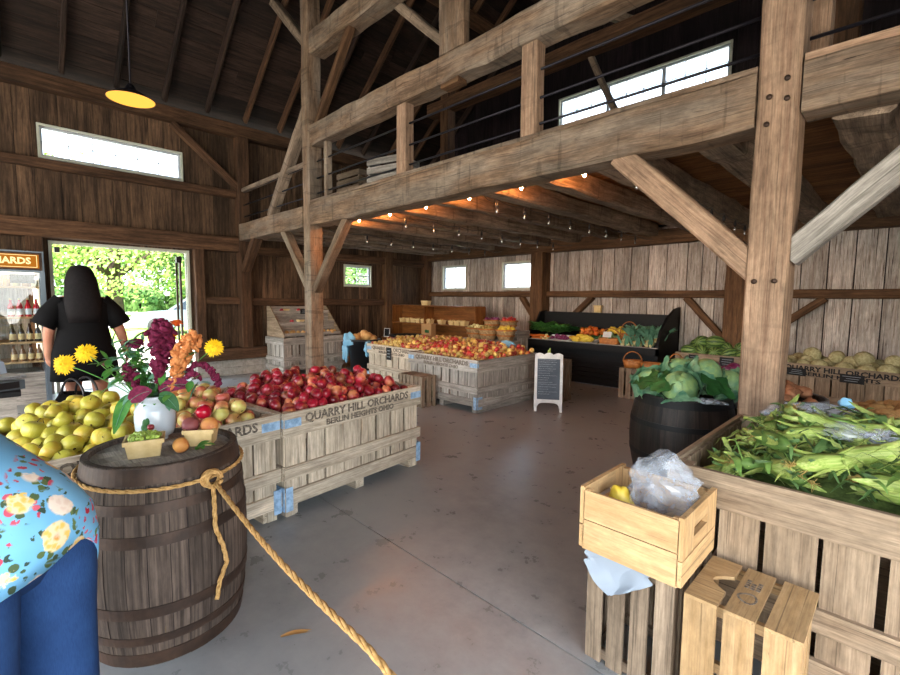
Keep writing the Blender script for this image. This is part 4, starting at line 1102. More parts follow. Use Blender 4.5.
for p, r, sd, lb in (((-.24, 2.86, .925), (.12, .08, .03), 4, 'large crumpled clear bag on top of the corn at the back'), ((-.15, 2.42, .925), (.075, .055, .03), 6, 'small crumpled clear bag in the middle of the corn'), ((-.46, 2.88, .875), (.06, .05, .03), 8, 'small clear bag beside the post end of the corn'), ((-.03, 2.44, .925), (.06, .05, .03), 11, 'clear bag with a tan tie among the corn')):
    crumple('clear_bag', 'film', p, r, lb, 'bag', sd, 18, 12, .8, None, True)
crumple('blue_bag', 'bluebag', (-.19, 3.06, .94), (.03, .03, .03), 'scrap of light blue bag behind the corn', 'bag', 5, 20, 12, .6)

# ------------------------------------------------------------------ cabbages, roots, melons
def cup_leaf(mb, c, d, R0, w, h, curl=.3, mat=0, wav=.06, sd=0):
    d = Vector(d).normalized(); a = d.orthogonal().normalized(); b = d.cross(a); N = 11; vs, fs = [], []
    for i in range(N + 1):
        for j in range(N + 1):
            u, v = (i / N - .5) * 2, (j / N - .5) * 2; rr = math.sqrt(u*u + v*v)
            edge = 1 + .12 * math.sin(5 * math.atan2(v, u) + sd) * min(1, rr)
            th = u * w * edge, v * h * edge; e = d + a * math.tan(th[0] * .9) + b * math.tan(th[1] * .9); e.normalize()
            k = R0 * (1 + curl * max(0, rr - .45) ** 1.6 + wav * noise.noise(Vector((u * 3 + sd, v * 3, sd))) + .03 * abs(noise.noise(Vector((u * 6, v * 6 + sd, sd)))))
            vs.append(Vector(c) + e * k)
    for i in range(N):
        for j in range(N): q = i * (N+1) + j; fs.append((q, q+N+1, q+N+2, q+1))
    mb.add(vs, fs, None, mat, True)
def cabbage(label, loc, r, m1, m2, rot=(0, 0, 0), nl=7, group=None, spread=1.):
    o = thing('cabbage', label, 'cabbage', loc, 0, group); o.rotation_euler = rot
    mb = MB(); mb.ball((0, 0, 0), (r, r, r * .92), 20, 14, 0, None, .12, loc[0] * 9); 
    for k in range(4): cup_leaf(mb, (0, 0, 0), (U(-1, 1), U(-1, 1), .6), r * 1.02, .8, .8, .05, 0, .05, k + loc[0] * 7)
    mb.build('cabbage_head', m1, o)
    for k in range(nl):
        a = 2 * PI * k / nl + U(-.2, .2); mb = MB(); cup_leaf(mb, (0, 0, -.1 * r), (math.cos(a), math.sin(a), U(-.45, .05)), r * U(1.06, 1.16), .75, .7, .42 * spread, 0, .08, k * 3.1 + loc[1]); mb.build('outer_leaf', m2, o)
    return o
for i, (p, r, rt, lb) in enumerate((((-1.22, 3.76, .78), .125, (.8, .2, 0), 'pale cabbage head at the front of the black barrel'), ((-1.10, 3.96, .89), .11, (.4, .5, 1), 'bright green cabbage topmost on the black barrel'),
        ((-1.47, 3.84, .77), .115, (.5, -.6, 2), 'cabbage with drooping leaves at the left edge of the black barrel'), ((-1.32, 4.03, .86), .115, (.2, -.2, 3), 'blue green cabbage in the centre of the heap'),
        ((-.98, 4.12, .80), .105, (-.3, .5, 4), 'cabbage at the right edge of the black barrel'), ((-1.28, 4.24, .86), .10, (-.5, 0, 5), 'dark leafy cabbage at the back of the black barrel'))):
    cabbage(lb, p, r, 'cabbage', 'leafblue', rt, 6, None, 1.)
mb = MB()
for k in range(6):
    a = U(0, 6.28); p = Vector((-1.27 + .27 * math.cos(a), 4.0 + .27 * math.sin(a), .73)); cup_leaf(mb, p, (math.cos(a) * .6, math.sin(a) * .6, .8), .13, .8, .8, .5, 0, .12, k)
tag(mb.build('cabbage_leaves', 'leafdark'), 'loose dark outer leaves around the cabbage heads', 'leaves', None, 'stuff')
crumple('clear_bag', 'film', (-1.0, 3.72, .715), (.12, .05, .02), 'clear bag on the rim of the black cabbage barrel', 'bag', 9, 26, 12, .5)
for p, r, lb in (((-1.15, 4.76, .77), .09, 'purple cabbage nearest the main post'), ((-1.36, 5.0, .76), .09, 'purple cabbage behind the green ones'), ((-1.16, 5.1, .77), .085, 'purple cabbage at the back of its barrel')):
    cabbage(lb, p, r, 'redcab', 'redcab', (U(-.5, .5), U(-.5, .5), 0), 4)
cabbage('pale leafy kohlrabi top beside the purple cabbage', (-1.3, 4.74, .83), .045, 'leek', 'leek', (0, 0, 0), 6)
def tuber(name, mat, label, group, spots, r0, cat):
    mb = MB(); mb.ball((0, 0, 0), (r0 * 1.7, r0, r0 * .9), 14, 10, 0, None, .28, 3); o = mb.build(name, mat); tag(o, label, cat, group)
    for p in spots: dup(o, p, (U(-.4, .4), U(-.4, .4), U(0, 6.28)), scale=U(.8, 1.2))
    bpy.data.objects.remove(o)
sp = []
for k in range(34):
    a, q = U(0, 6.28), math.sqrt(R()) * .27; sp.append((-.72 + q * math.cos(a), 4.52 + q * math.sin(a), .66 + .16 * (1 - q / .3) + U(0, .03)))
tuber('sweet_potato', 'sweet', 'reddish brown sweet potato heaped in the barrel right of the post', 'sweet potatoes in the barrel', sp, .04, 'sweet potato')
sp = []
for k in range(60):
    a, q = U(0, 6.28), math.sqrt(R()) * .32; sp.append((.06 + q * math.cos(a), 4.25 + q * math.sin(a), .68 + .09 * (1 - q / .35) + U(0, .03)))
tuber('potato', 'potato', 'tan potato heaped in the barrel with the grey metal rim', 'potatoes in the barrel', sp, .038, 'potato')
for i in range(2):
    mb = MB(); mb.lathe([(.29 + .03 * i, 0), (.1, .08)], 20); tag(mb.build('roots_beneath', ('sweet', 'potato')[i], None, ((-.72, 4.52, .6), (.06, 4.25, .62))[i]), ('sweet potatoes under the top layer', 'potatoes under the top layer')[i], 'roots', None, 'stuff')
mb = MB(); mb.ball((0, 0, 0), (.1, .092, .085), 18, 12, 0, None, .06, 2); o = mb.build('melon', 'melon'); tag(o, 'pale netted melon in the stencilled bin', 'melon', 'melons in the stencilled bin')
for ix in range(7):
    for iy in range(4):
        dup(o, mm @ Vector((-.60 + .2 * ix + U(-.03, .03), -.33 + .2 * iy, .67 + U(-.02, .03) + (.03 if iy in (1, 2) else 0))), (U(0, 3), U(0, 3), U(0, 3)), scale=U(.85, 1.1))
for ix in range(4): dup(o, mm @ Vector((-.4 + .26 * ix, -.12 + U(-.05, .05), .79)), (U(0, 3), U(0, 3), U(0, 3)), scale=U(.85, 1.1))
bpy.data.objects.remove(o)
mb = MB(); mb.ball((0, 0, 0), (.13, .095, .092), 18, 12); o = mb.build('watermelon', 'watermelon'); tag(o, 'small striped green watermelon in the low bin', 'watermelon', 'watermelons in the low bin')
for ix in range(6): dup(o, (wat_loc[0] - .46 + .185 * ix, wat_loc[1] - .11 + U(-.02, .02), .70 + U(0, .02)), (U(-.3, .3), U(-.3, .3), U(0, 3)), scale=U(.82, 1.0))
for ix in range(5): dup(o, (wat_loc[0] - .40 + .2 * ix, wat_loc[1] + .06, .78 + U(0, .02)), (U(-.3, .3), U(-.3, .3), U(0, 3)), scale=U(.85, 1.0))
dup(o, (wat_loc[0] - .12, wat_loc[1] - .03, .86), (0, 0, .3)); dup(o, (wat_loc[0] - .3, wat_loc[1] - .03, .85), (0, 0, 1.3))
bpy.data.objects.remove(o)
# ------------------------------------------------------------------ produce case and what lies on it
CX0, CX1 = -5.2, -2.62
t = thing('produce_case', 'long black slanted produce display case against the whitewashed wall', 'display case', ((CX0 + CX1) / 2, 7.5, 0))
w = CX1 - CX0
mb = MB(); mb.bx(-w/2, w/2, .36, .42, .0, 1.23); mb.bx(-w/2, w/2, .33, .36, .9, 1.23); mb.build('back_panel', 'black', t)
mb = MB()
for i in range(7): mb.box((0, -.33 + .012 * i, .12 + .075 * i), (w - .16, .03, .066))
mb.bx(-w/2 + .08, w/2 - .08, -.28, .35, .02, .62); mb.build('slatted_front', 'black', t)
mb = MB(); mb.bx(-w/2, w/2, -.46, -.40, .62, .735); mb.build('front_lip', 'black', t)
mb = MB(); mb.bx(-w/2, w/2, -.465, -.45, .735, .748); mb.build('lip_trim', 'bingrey', t)
mb = MB(); mb.box((0, -.02, .74), (w - .1, .82, .02), Matrix.Rotation(math.radians(14), 3, 'X')); mb.build('sloped_deck', 'black', t)
for s in (-1, 1):
    mb = MB(); x = s * w/2; poly = [(-.46, .60), (-.46, .75), (-.2, .82), (.05, 1.0), (.2, 1.23), (.42, 1.26), (.42, 0), (-.28, 0)] if s < 0 else [(-.46, .5), (-.46, .78), (-.35, 1.0), (-.1, 1.2), (.2, 1.33), (.42, 1.36), (.42, 0), (-.28, 0)]
    mb.prism(poly, .04, Matrix.Translation((x - (.04 if s > 0 else 0), 0, 0)) @ Matrix(((0, 0, 1, 0), (1, 0, 0, 0), (0, 1, 0, 0), (0, 0, 0, 1)))); mb.build('end_panel', 'black', t)
mb = MB(); mb.bx(-w/2 + .08, w/2 - .08, -.25, -.24, .0, .04); mb.build('kick_strip', 'steel', t)
def dz(y): return .775 + (y - 7.48) * .25   # top of the sloped deck
def blobs(name, mat, label, group, cat, x0, x1, y0, y1, n, r, zoff=0, rot=None, lay=1, bump=.12):
    mb = MB(); mb.ball((0, 0, 0), r, 10, 8, 0, None, bump, len(name)); o = mb.build(name, mat); tag(o, label, cat, group); rm = max(r) if isinstance(r, tuple) else r; rz_ = min(r) if isinstance(r, tuple) else r
    for k in range(n):
        x, y = U(x0, x1), U(y0, y1); dup(o, (x, y, dz(y) + rz_ + zoff + rz_ * 1.3 * U(0, lay)), rot() if rot else (U(0, 3), U(0, 3), U(0, 6)), scale=U(.85, 1.15))
    bpy.data.objects.remove(o)
def leafclump(name, label, cat, loc, mat, n, L, w, spread=1., up=.6, group=None, cup=.2, ruff=0.):
    t = thing(name, label, cat, loc, 0, group); mb = MB()
    for i in range(n):
        a = U(0, 6.28); d = Vector((math.cos(a) * spread, math.sin(a) * spread, U(up * .4, up * 1.3))).normalized(); l = L * U(.7, 1.1)
        mb.leafblade([d * l * j / 5 + Vector((U(-1, 1) * ruff, U(-1, 1) * ruff, -.25 * l * (j / 5) ** 2 + U(-1, 1) * ruff)) for j in range(6)], w * U(.7, 1.2), 0, cup, (U(-.4, .4), U(-.4, .4), 1))
    mb.build('leaf_mass', mat, t)
    mb = MB()
    for i in range(5): mb.tube([(U(-.02, .02), U(-.02, .02), -.01), (U(-.04, .04), U(-.04, .04), .07)], .006, 5)
    mb.build('leaf_stalk', 'leek', t); return t
blobs('carrot', 'carrot', 'orange carrot heaped at the left end of the black case', 'carrots in the black case', 'carrot', -5.08, -4.72, 7.08, 7.3, 34, (.10, .018, .018), .0, lambda: (0, U(-.2, .2), U(-.5, .5)), 2.5, .05)
blobs('garlic_bulb', 'cream', 'white bulb lying between carrots and plum tray', 'white bulbs in the black case', 'bulb', -4.78, -4.66, 7.1, 7.3, 7, .034)
leafclump('kale_bunch', 'dark curly kale bunch at the back left of the black case', 'kale', (-4.98, 7.5, .86), 'kale', 150, .36, .06, 1, .9, None, .3, .015)
leafclump('kale_bunch', 'large bushy green herb bunch behind the carrots', 'kale', (-4.62, 7.42, .84), 'kale', 200, .34, .05, 1, .9, None, .3, .015)
leafclump('kale_bunch', 'flat dark green bunch right of the bushy herbs', 'kale', (-4.3, 7.6, .9), 'leafdark', 40, .25, .05, 1, .5)
def tray(label, loc, rz, w, d, h, mat):
    t = thing('shallow_tray', label, 'tray', loc, rz); t.rotation_euler = (math.radians(14), 0, rz)
    mb = MB(); mb.bx(-w/2, w/2, -d/2, d/2, 0, .008); mb.build('tray_base', mat, t)
    for x0, x1, y0, y1 in ((-w/2, w/2, -d/2, -d/2 + .012), (-w/2, w/2, d/2 - .012, d/2), (-w/2, -w/2 + .012, -d/2 + .012, d/2 - .012), (w/2 - .012, w/2, -d/2 + .012, d/2 - .012)):
        mb = MB(); mb.bx(x0, x1, y0, y1, .008, h); mb.build('tray_side', mat, t)
tray('white tray of dark purple plums in the black case', (-4.42, 7.25, dz(7.25)), .25, .42, .3, .07, 'whitepaint')
blobs('purple_plum', 'redcab', 'dark purple plum in the white tray', 'plums in the white tray', 'plum', -4.58, -4.26, 7.15, 7.35, 26, .026, .02)
tray('pale tray of yellow squash at the front of the black case', (-3.98, 7.22, dz(7.22)), -.05, .5, .28, .05, 'whitepaint')
blobs('yellow_squash', 'squash', 'yellow summer squash in the pale tray', 'yellow squash in the tray', 'squash', -4.13, -3.83, 7.14, 7.30, 20, (.085, .03, .03), .03, lambda: (0, U(-.1, .1), U(-.35, .35)), 1.6)
blobs('orange_pepper', 'orange', 'orange red pepper at the back of the black case', 'peppers at the back of the case', 'pepper', -4.18, -3.8, 7.5, 7.7, 24, .045, .01, None, 1.5, .3)
blobs('green_squash', 'leafdark', 'dark green squash behind the yellow ones', 'green squash in the case', 'squash', -3.95, -3.55, 7.34, 7.48, 12, (.09, .028, .028), .02, lambda: (0, 0, U(-.4, .4)))
blobs('yellow_pepper', 'squash', 'yellow green pepper behind the handled basket', 'yellow peppers in the case', 'pepper', -3.72, -3.3, 7.55, 7.72, 18, .05, .01, None, 1.5, .3)
blobs('tomatillo', 'cabbage', 'pale green round fruit left of the handled basket', 'green fruit in the case', 'fruit', -3.66, -3.42, 7.3, 7.5, 14, .035, .01, None, 1.5, .1)
def trug(label, loc, rz, w, d, h, mat, hh=.16, group=None, name='handled_basket'):
    t = thing(name, label, 'basket', loc, rz, group); N = 28
    def ring(k, z, th=0): return [Vector(((w/2 * k - th) * math.copysign(abs(math.cos(a)) ** .6, math.cos(a)), (d/2 * k - th) * math.copysign(abs(math.sin(a)) ** .6, math.sin(a)), z)) for a in [2 * PI * i / N for i in range(N)]]
    mb = MB(); mb.loft([ring(.82, 0), ring(.9, h * .4), ring(1, h), ring(1, h, .008), ring(.85, .012, .006), ring(.1, .01)], 0, True, True); mb.build('basket_body', mat, t)
    mb = MB(); mb.loft([ring(1.02, h - .02), ring(1.03, h + .004), ring(.98, h + .004), ring(.98, h - .02)], 0, False, False); mb.build('basket_rim', mat, t)
    if hh: mb = MB(); mb.tube([(w * .49 * math.cos(a) * 1.0, 0, h - .02 + (hh + .02) * math.sin(a)) for a in [PI * i / 16 for i in range(17)]], .011, 6, 0, True, .5); mb.build('basket_handle', mat, t)
    return t
trug('brown handled basket with a white card in the black case', (-3.46, 7.2, dz(7.2) - .0), .1, .36, .24, .13, 'wicker', .16)
mb = MB(); mb.box((0, 0, 0), (.14, .004, .1), Euler((-.5, 0, .1)).to_matrix()); tag(mb.build('paper_card', 'whitepaint', None, (-3.5, 7.18, dz(7.2) + .19)), 'white paper card standing in the brown handled basket', 'card')
trug('brown handled basket behind the leafy greens at the back', (-3.3, 7.56, dz(7.56)), .2, .3, .22, .12, 'wicker', .19)
for i in range(7): leafclump('leafy_bunch', 'tall grey green leafy bunch standing %s' % ['at the left of the row in the case', 'second from the left in the leafy row', 'third in the leafy row behind the cauliflower', 'in the middle of the leafy row', 'third from the end of the leafy row', 'next to last before the curved end panel', 'beside the curved black end panel'][i], 'greens', (-3.22 + .085 * i, 7.46 + .06 * (i % 3), .86), 'leek', 20, .30, .04, .7, 1.3)
def cauli(label, loc, r):
    o = thing('cauliflower', label, 'cauliflower', loc); mb = MB()
    for k in range(26): 
        d = Vector((U(-1, 1), U(-1, 1), U(-.2, 1))).normalized(); mb.ball(d * r * .75, r * .36, 8, 6, 0, None, .2, k)
    mb.build('curd', 'cream', o)
    for k in range(6):
        a = k * 1.05; mb = MB(); mb.leafblade([Vector((math.cos(a) * (r * .7 + .02 * j), math.sin(a) * (r * .7 + .02 * j), -.4 * r + .035 * j)) for j in range(6)], .035, 0, .3, (math.cos(a), math.sin(a), .5)); mb.build('wrapper_leaf', 'leek', o)
for x, y, lb in ((-3.17, 7.15, 'leftmost cream cauliflower at the front of the case'), (-2.98, 7.13, 'second cauliflower in the front row of the case'), (-2.80, 7.16, 'third cauliflower in the front row of the case'), (-2.72, 7.28, 'cauliflower against the curved end panel')):
    cauli(lb, (x, y, dz(y) + .08), .075)
veneer_basket('small empty veneer basket standing on the girt above the case', (-4.05, 7.90, 1.236), 0, .14, .08, .13)
# small honey baskets on the brown crate
trug('honey coloured handled basket with white paper on the brown crate', (-2.87, 6.74, .456), .35, .27, .2, .11, 'wicker', .13)
mb = MB(); mb.box((0, 0, 0), (.14, .1, .03), Euler((.1, .1, .4)).to_matrix()); tag(mb.build('folded_paper', 'whitepaint', None, (-2.87, 6.74, .535)), 'folded white paper inside the honey handled basket', 'paper')
trug('low honey basket without handle on the brown crate', (-2.58, 6.72, .456), .2, .3, .22, .1, 'wicker', 0)
trug('honey basket with tall handle behind the cabbage barrel', (-2.16, 6.45, .3), .6, .3, .25, .12, 'wicker', .33)
slat_crate('brown slatted crate behind the cabbage barrel under a handled basket', (-2.16, 6.45, 0), .1, .4, .34, .298, 'crate', 5)
# chalkboard
t = thing('chalkboard_sign', 'white framed chalkboard easel standing beside the grey apple bin', 'chalkboard', (-3.23, 5.035, 0), math.radians(35))
W, H = .36, .78; tl = Matrix.Rotation(math.radians(-9), 3, 'X')
for s in (-1, 1):
    mb = MB(); mb.bx(s * W/2 - (.035 if s > 0 else 0), s * W/2 + (.035 if s < 0 else 0), -.012, .012, 0, H - .04); o = mb.build('side_stile', 'whitepaint', t); o.rotation_euler = (-.12, 0, 0)
def plate(nm, poly, mat, y, th):
    mb = MB(); mb.prism(poly, th, Matrix(((1, 0, 0, 0), (0, 0, 1, y), (0, 1, 0, 0), (0, 0, 0, 1)))); o = mb.build(nm, mat, t); o.rotation_euler = (-.12, 0, 0); return o
n = 24; topc = [(-W/2 + W * i / n, H - .035 + .022 * abs(math.sin(PI * 3 * i / n)) * (1.2 if 8 <= i <= 16 else 1)) for i in range(n + 1)]
plate('top_rail', [(-W/2, H - .09), (W/2, H - .09)] + topc[::-1], 'whitepaint', -.012, .024)
bot = [(-W/2 + .035, .16), (-W/2 + .035, .06), (-W/2 + .06, .1), (-W/2 + .1, .115), (0, .118), (W/2 - .1, .115), (W/2 - .06, .1), (W/2 - .035, .06), (W/2 - .035, .16)]
plate('bottom_rail', bot, 'whitepaint', -.012, .024)
b = plate('slate', [(-W/2 + .03, .155), (W/2 - .03, .155), (W/2 - .03, H - .08), (-W/2 + .03, H - .08)], 'slate', -.006, .01)
mb = MB(); z = H - .105
while z > .2:
    x = -W/2 + .05; end = x + U(.1, .24)
    while x < end:
        l = U(.008, .02); mb.box((x + l/2, -.0075, z + U(-.002, .002)), (l, .002, U(.003, .006))); x += l + U(.003, .007)
    z -= U(.024, .034)
mb.build('chalk_lettering', 'chalk', b)
for s in (-1, 1):
    mb = MB(); mb.bx(s * W/2 - (.03 if s > 0 else 0), s * W/2 + (.03 if s < 0 else 0), -.01, .01, 0, H - .09); o = mb.build('rear_leg', 'whitepaint', t, (0, .22, 0)); o.rotation_euler = (.14, 0, 0)

# ------------------------------------------------------------------ left back: brown shelf, baskets, grey stand, tubs
t = thing('wooden_shelf_unit', 'long red brown shelf unit in the back corner holding small cartons', 'shelf', (-7.3, 6.75, 0))
w = 2.65
mb = MB(); mb.bx(-w/2, w/2, .19, .21, 0, 1.3); mb.build('back_panel', 'shelfwood', t)
for z, d in ((1.30, .2), (.90, .2), (.56, .5)):
    mb = MB(); mb.bx(-w/2, w/2, .19 - d - .1, .19, z - .0125, z + .0125); mb.build('shelf_board', 'shelfwood', t)
for x in (-w/2, -.2, w/2 - .02):
    mb = MB(); mb.bx(x, x + .02, -.1, .188, .575, 1.287); mb.build('divider', 'shelfwood', t); mb = MB(); mb.bx(x, x + .02, -.4, .188, 0, .547); mb.build('divider', 'shelfwood', t)
for i, x in enumerate((-8.35, -8.12, -7.95, -7.78, -7.60, -7.43, -7.05, -6.72, -6.55, -6.38)):
    veneer_basket('small pale carton on the middle board of the brown shelf', (x, 6.77, .913), U(-.1, .1), .15, .13, .09, 'carton', 'cartons on the brown shelf')
veneer_basket('single small carton on top of the brown shelf', (-7.5, 6.72, 1.313), .1, .2, .13, .1)
for i in range(5): veneer_basket('small carton of red fruit on the lowest shelf board', (-6.95 + .2 * i, 6.55, .573), U(-.1, .1), .16, .14, .08, 'carton', 'red fruit cartons on the low board')
mb = MB(); mb.ball((0, 0, 0), .02, 8, 6); o = mb.build('red_berry', 'plum'); tag(o, 'small red fruit in the cartons on the low shelf board', 'fruit', 'red fruit in the cartons')
for i in range(5):
    for k in range(12): dup(o, (-6.95 + .2 * i + U(-.055, .055), 6.55 + U(-.05, .05), .645 + U(0, .03)))
bpy.data.objects.remove(o)
mb = MB(); mb.ball((0, 0, 0), .022, 8, 6); o = mb.build('golden_berry', 'tan'); tag(o, 'small tan fruit in the cartons on the middle shelf board', 'fruit', 'tan fruit in the cartons')
for i, x in enumerate((-8.35, -8.12, -7.95, -7.78, -7.60, -7.43, -7.05, -6.72, -6.55, -6.38)):
    for k in range(6): dup(o, (x + U(-.05, .05), 6.77 + U(-.04, .04), .99 + U(0, .02)))
bpy.data.objects.remove(o)
t = thing('paper_bag', 'brown paper carrier bag with handles standing by the brown shelf', 'bag', (-7.12, 6.45, .573), .1)
mb = MB(); a, b_ = .14, .07
mb.loft([[Vector((x * k, y * k, z)) for x, y in ((-a, -b_), (a, -b_), (a, b_), (-a, b_))] for k, z in ((.97, 0), (1, .15), (1, .36), (.97, .36), (.95, .02))], 0, False, True); mb.build('bag_body', 'kraft', t)
for s in (-1, 1):
    mb = MB(); mb.tube([(.05 * math.cos(q), s * .066, .355 + .09 * math.sin(q)) for q in [PI * i / 10 for i in range(11)]], .005, 5); mb.build('bag_handle', 'kraft', t)
mb = MB(); mb.box((.02, -.0725, .2), (.12, .002, .06)); mb.ball((.0, -.073, .21), (.04, .002, .03), 10, 6); mb.build('printed_mark', 'leafdark', t)
mb = MB(); mb.box((0, 0, .1), (.16, .015, .2)); f_ = mb.build('card_frame', 'whitepaint', None, (-8.45, 6.36, .572), (-.1, 0, .3)); mb = MB(); mb.box((0, -.009, .1), (.13, .004, .17)); mb.build('card_face', 'fish', f_); tag(f_, 'small framed black card at the left end of the brown shelf', 'card')
# basket tiers
orchard_bin('low grey bin under the round produce baskets', (-5.40, 6.42, 0), 0, 1.08, .42, .72, 'bingrey', None, None, False, .12)
def round_basket(label, loc, r, h, fmat, fr, nf, fname, flabel, fcat):
    t = thing('round_basket', label, 'basket', loc)
    mb = MB(); mb.lathe([(r * .7, 0), (r * .88, h * .5), (r, h), (r - .01, h), (r * .85, h * .5), (r * .6, .015)], 26, 0, False, caps=(True, True)); mb.build('basket_body', 'wickerpale', t)
    for k in (.45, .93):
        mb = MB(); rr = r * (.7 + .3 * k) + .012; mb.lathe([(rr, h * k - .012), (rr + .006, h * k - .012), (rr + .007, h * k + .014), (rr, h * k + .014)], 26, caps=(False, False)); mb.build('basket_hoop', 'wicker', t)
    mb = MB(); mb.ball((0, 0, 0), fr, 9, 7, 0, None, .15, nf); o = mb.build(fname, fmat); tag(o, flabel, fcat, flabel + ' group')
    for i in range(nf):
        a, q = U(0, 6.28), math.sqrt(R()) * r * .8; dup(o, (loc[0] + q * math.cos(a), loc[1] + q * math.sin(a), loc[2] + h * .88 + (r - q) * .25 + U(0, .03)), (U(0, 3), U(0, 3), 0), scale=U(.85, 1.15))
    bpy.data.objects.remove(o)
    mb = MB(); mb.lathe([(r * .85, 0), (.02, .05)], 16); tag(mb.build('produce_beneath', fmat, None, (loc[0], loc[1], loc[2] + h * .75)), 'produce under the top layer: ' + flabel, 'produce', None, 'stuff')
round_basket('round splint basket of pale mushrooms left of the yellow beans', (-5.73, 6.40, .73), .19, .2, 'cream', .03, 26, 'mushroom', 'pale mushroom in the left round basket', 'mushroom')
round_basket('round splint basket of pale yellow beans between two others', (-5.38, 6.34, .73), .18, .2, 'silk', .025, 26, 'wax_bean', 'pale yellow bean in the middle round basket', 'bean')
round_basket('round splint basket of orange yellow tomatoes beside the black case', (-5.0, 6.38, .73), .18, .2, 'squash', .04, 20, 'yellow_tomato', 'golden tomato in the right round basket', 'tomato')
orchard_bin('taller grey bin behind the round baskets', (-5.45, 6.84, 0), 0, 1.0, .38, .88, 'bingrey', None, None, False, .12)
round_basket('round splint basket of red and white radishes on the rear tier', (-5.70, 6.84, .885), .17, .18, 'redcab', .03, 24, 'radish', 'dark pink radish in the rear basket', 'radish')
round_basket('round splint basket of red tomatoes on the rear tier', (-5.3, 6.84, .885), .17, .18, 'tomato', .04, 20, 'red_tomato', 'red tomato in the rear basket', 'tomato')
crumple('blue_bag', 'bluebag', (-4.28, 5.52, .72), (.14, .1, .1), 'light blue plastic bag lying on the corner of the grey apple bin', 'bag', 4, 28, 16, .6)
leafclump('husk_tuft', 'single green leaf tuft sticking up behind the chalkboard', 'leaf', (-3.6, 5.6, .62), 'husk', 4, .2, .02, .2, 2)
slat_crate('grey crate behind the chalkboard', (-3.55, 5.75, 0), 0, .3, .3, .6, 'crate', 4)
# grey stand at left wall
orchard_bin('grey slatted bin under the stepped display by the left wall', (-8.41, 4.32, 0), PI/2 + .07, 1.30, .68, .70, 'bingrey', None, None, False, .13)
t = thing('stepped_display', 'grey stepped fruit display standing on a slatted bin by the left wall', 'display', (-8.41, 4.32, .706), PI/2 + .07)
for s in (-1, 1):
    mb = MB(); mb.prism([(-.31, 0), (-.31, .06), (.2, .58), (.31, .58), (.31, 0)], .025, Matrix.Translation((s * .615 - .0125, 0, 0)) @ Matrix(((0, 0, 1, 0), (1, 0, 0, 0), (0, 1, 0, 0), (0, 0, 0, 1)))); mb.build('side_board', 'bintan', t)
for i, (y, z) in enumerate(((-.2, .03), (.0, .23), (.2, .44))):
    mb = MB(); mb.bx(-.6, .6, y - .1, y + .1, z - .01, z + .01); mb.build('shelf_board', 'bingrey', t); mb = MB(); mb.bx(-.6, .6, y - .115, y - .1, z - .01, z + .05); mb.build('shelf_lip', 'bingrey', t)
    mb = MB(); mb.bx(-.6, .6, y + .1, y + .112, z + .01, z + .19 if i < 2 else z + .13); mb.build('riser', 'bingrey', t)
for i, (x, z, y, mt_, lb) in enumerate(((-8.53, 1.16, 3.98, 'carton', 'top step beside the stencilled board end'), (-8.53, 1.16, 4.5, 'carton', 'top step right of the black card'), (-8.36, .95, 4.2, 'carton', 'middle step of the grey display'))):
    veneer_basket('small pale carton on the ' + lb, (x, y, z), .1, .11, .11, .07)
for k, (x, y, z, lb) in enumerate(((-8.36, 4.02, .99, 'red apple alone on the middle step of the grey display'), (-8.53, 3.9, 1.20, 'red apple at the near end of the top step'), (-8.53, 4.25, 1.20, 'red apple in the middle of the top step'))):
    one_fruit('red_apple', 'redapple', .04, (x, y, z), lb, (k, 0, 0), 'apple')
tan_spots = [(-8.17 + U(-.06, .06), 3.85 + .07 * i, .79) for i in range(15)]
mb = MB(); mb.ball((0, 0, 0), .04, 10, 8, 0, None, .1); o = mb.build('tan_fruit', 'tan'); tag(o, 'tan round fruit along the lowest step of the grey display', 'fruit', 'tan fruit on the lowest step')
for p_ in tan_spots: dup(o, p_, scale=U(.85, 1.1))
bpy.data.objects.remove(o)
card('black price card hanging on the top step of the grey display', (-8.40, 4.3, 1.18), (0, 1, 0), .16, .1)
card('black price card on the middle step of the grey display', (-8.2, 4.55, .96), (0, 1, 0), .12, .1)
def tub(label, loc, r, h):
    t = thing('plastic_tub', label, 'tub', loc); mb = MB(); mb.lathe([(r * .82, 0), (r, h), (r + .015, h), (r + .015, h - .04), (r + .005, h - .04)], 32, 0, caps=(True, False)); mb.lathe([(r, h), (r - .015, h), (r * .9, h - .12), (.02, h - .12)], 32, 0, caps=(False, False)); mb.build('tub_body', 'blackplastic', t)
    for s in (-1, 1): mb = MB(); mb.tube([(s * (r - .01 + .04 * math.sin(q)), .06 * math.cos(q), h - .09) for q in [PI * i / 8 for i in range(9)]], .01, 6); mb.build('tub_handle', 'blackplastic', t)
tub('black tub of tan gourds with blue bags, near the left post', (-6.95, 4.72, 0), .28, .72)
tub('black tub farther back beside the tan apple bin', (-7.05, 5.78, 0), .32, .74)
mb = MB(); mb.ball((0, 0, 0), (.09, .075, .07), 12, 9, 0, None, .2, 3); o = mb.build('tan_gourd', 'tan'); tag(o, 'tan gourd on top of the black tub with blue bags', 'gourd', 'gourds in the black tub')
for k in range(12):
    a = k * .9; q = .16 * (k % 3) / 2; dup(o, (-6.95 + q * math.cos(a), 4.72 + q * math.sin(a), .70 + .08 * (1 - q / .2) + .02 * (k % 2)), (U(0, 2), U(0, 2), U(0, 3)))
bpy.data.objects.remove(o)
for p_, r_, sd, lb in (((-7.05, 4.47, .70), (.15, .08, .12), 3, 'light blue plastic bag over the near rim of the black tub'), ((-7.22, 4.5, .48), (.07, .06, .2), 7, 'light blue plastic bag hanging down the left of the black tub'), ((-6.66, 4.62, .55), (.05, .09, .14), 12, 'light blue plastic bag hanging at the right of the black tub')):
    crumple('blue_bag', 'bluebag', p_, r_, lb, 'bag', sd, 26, 18, .6)
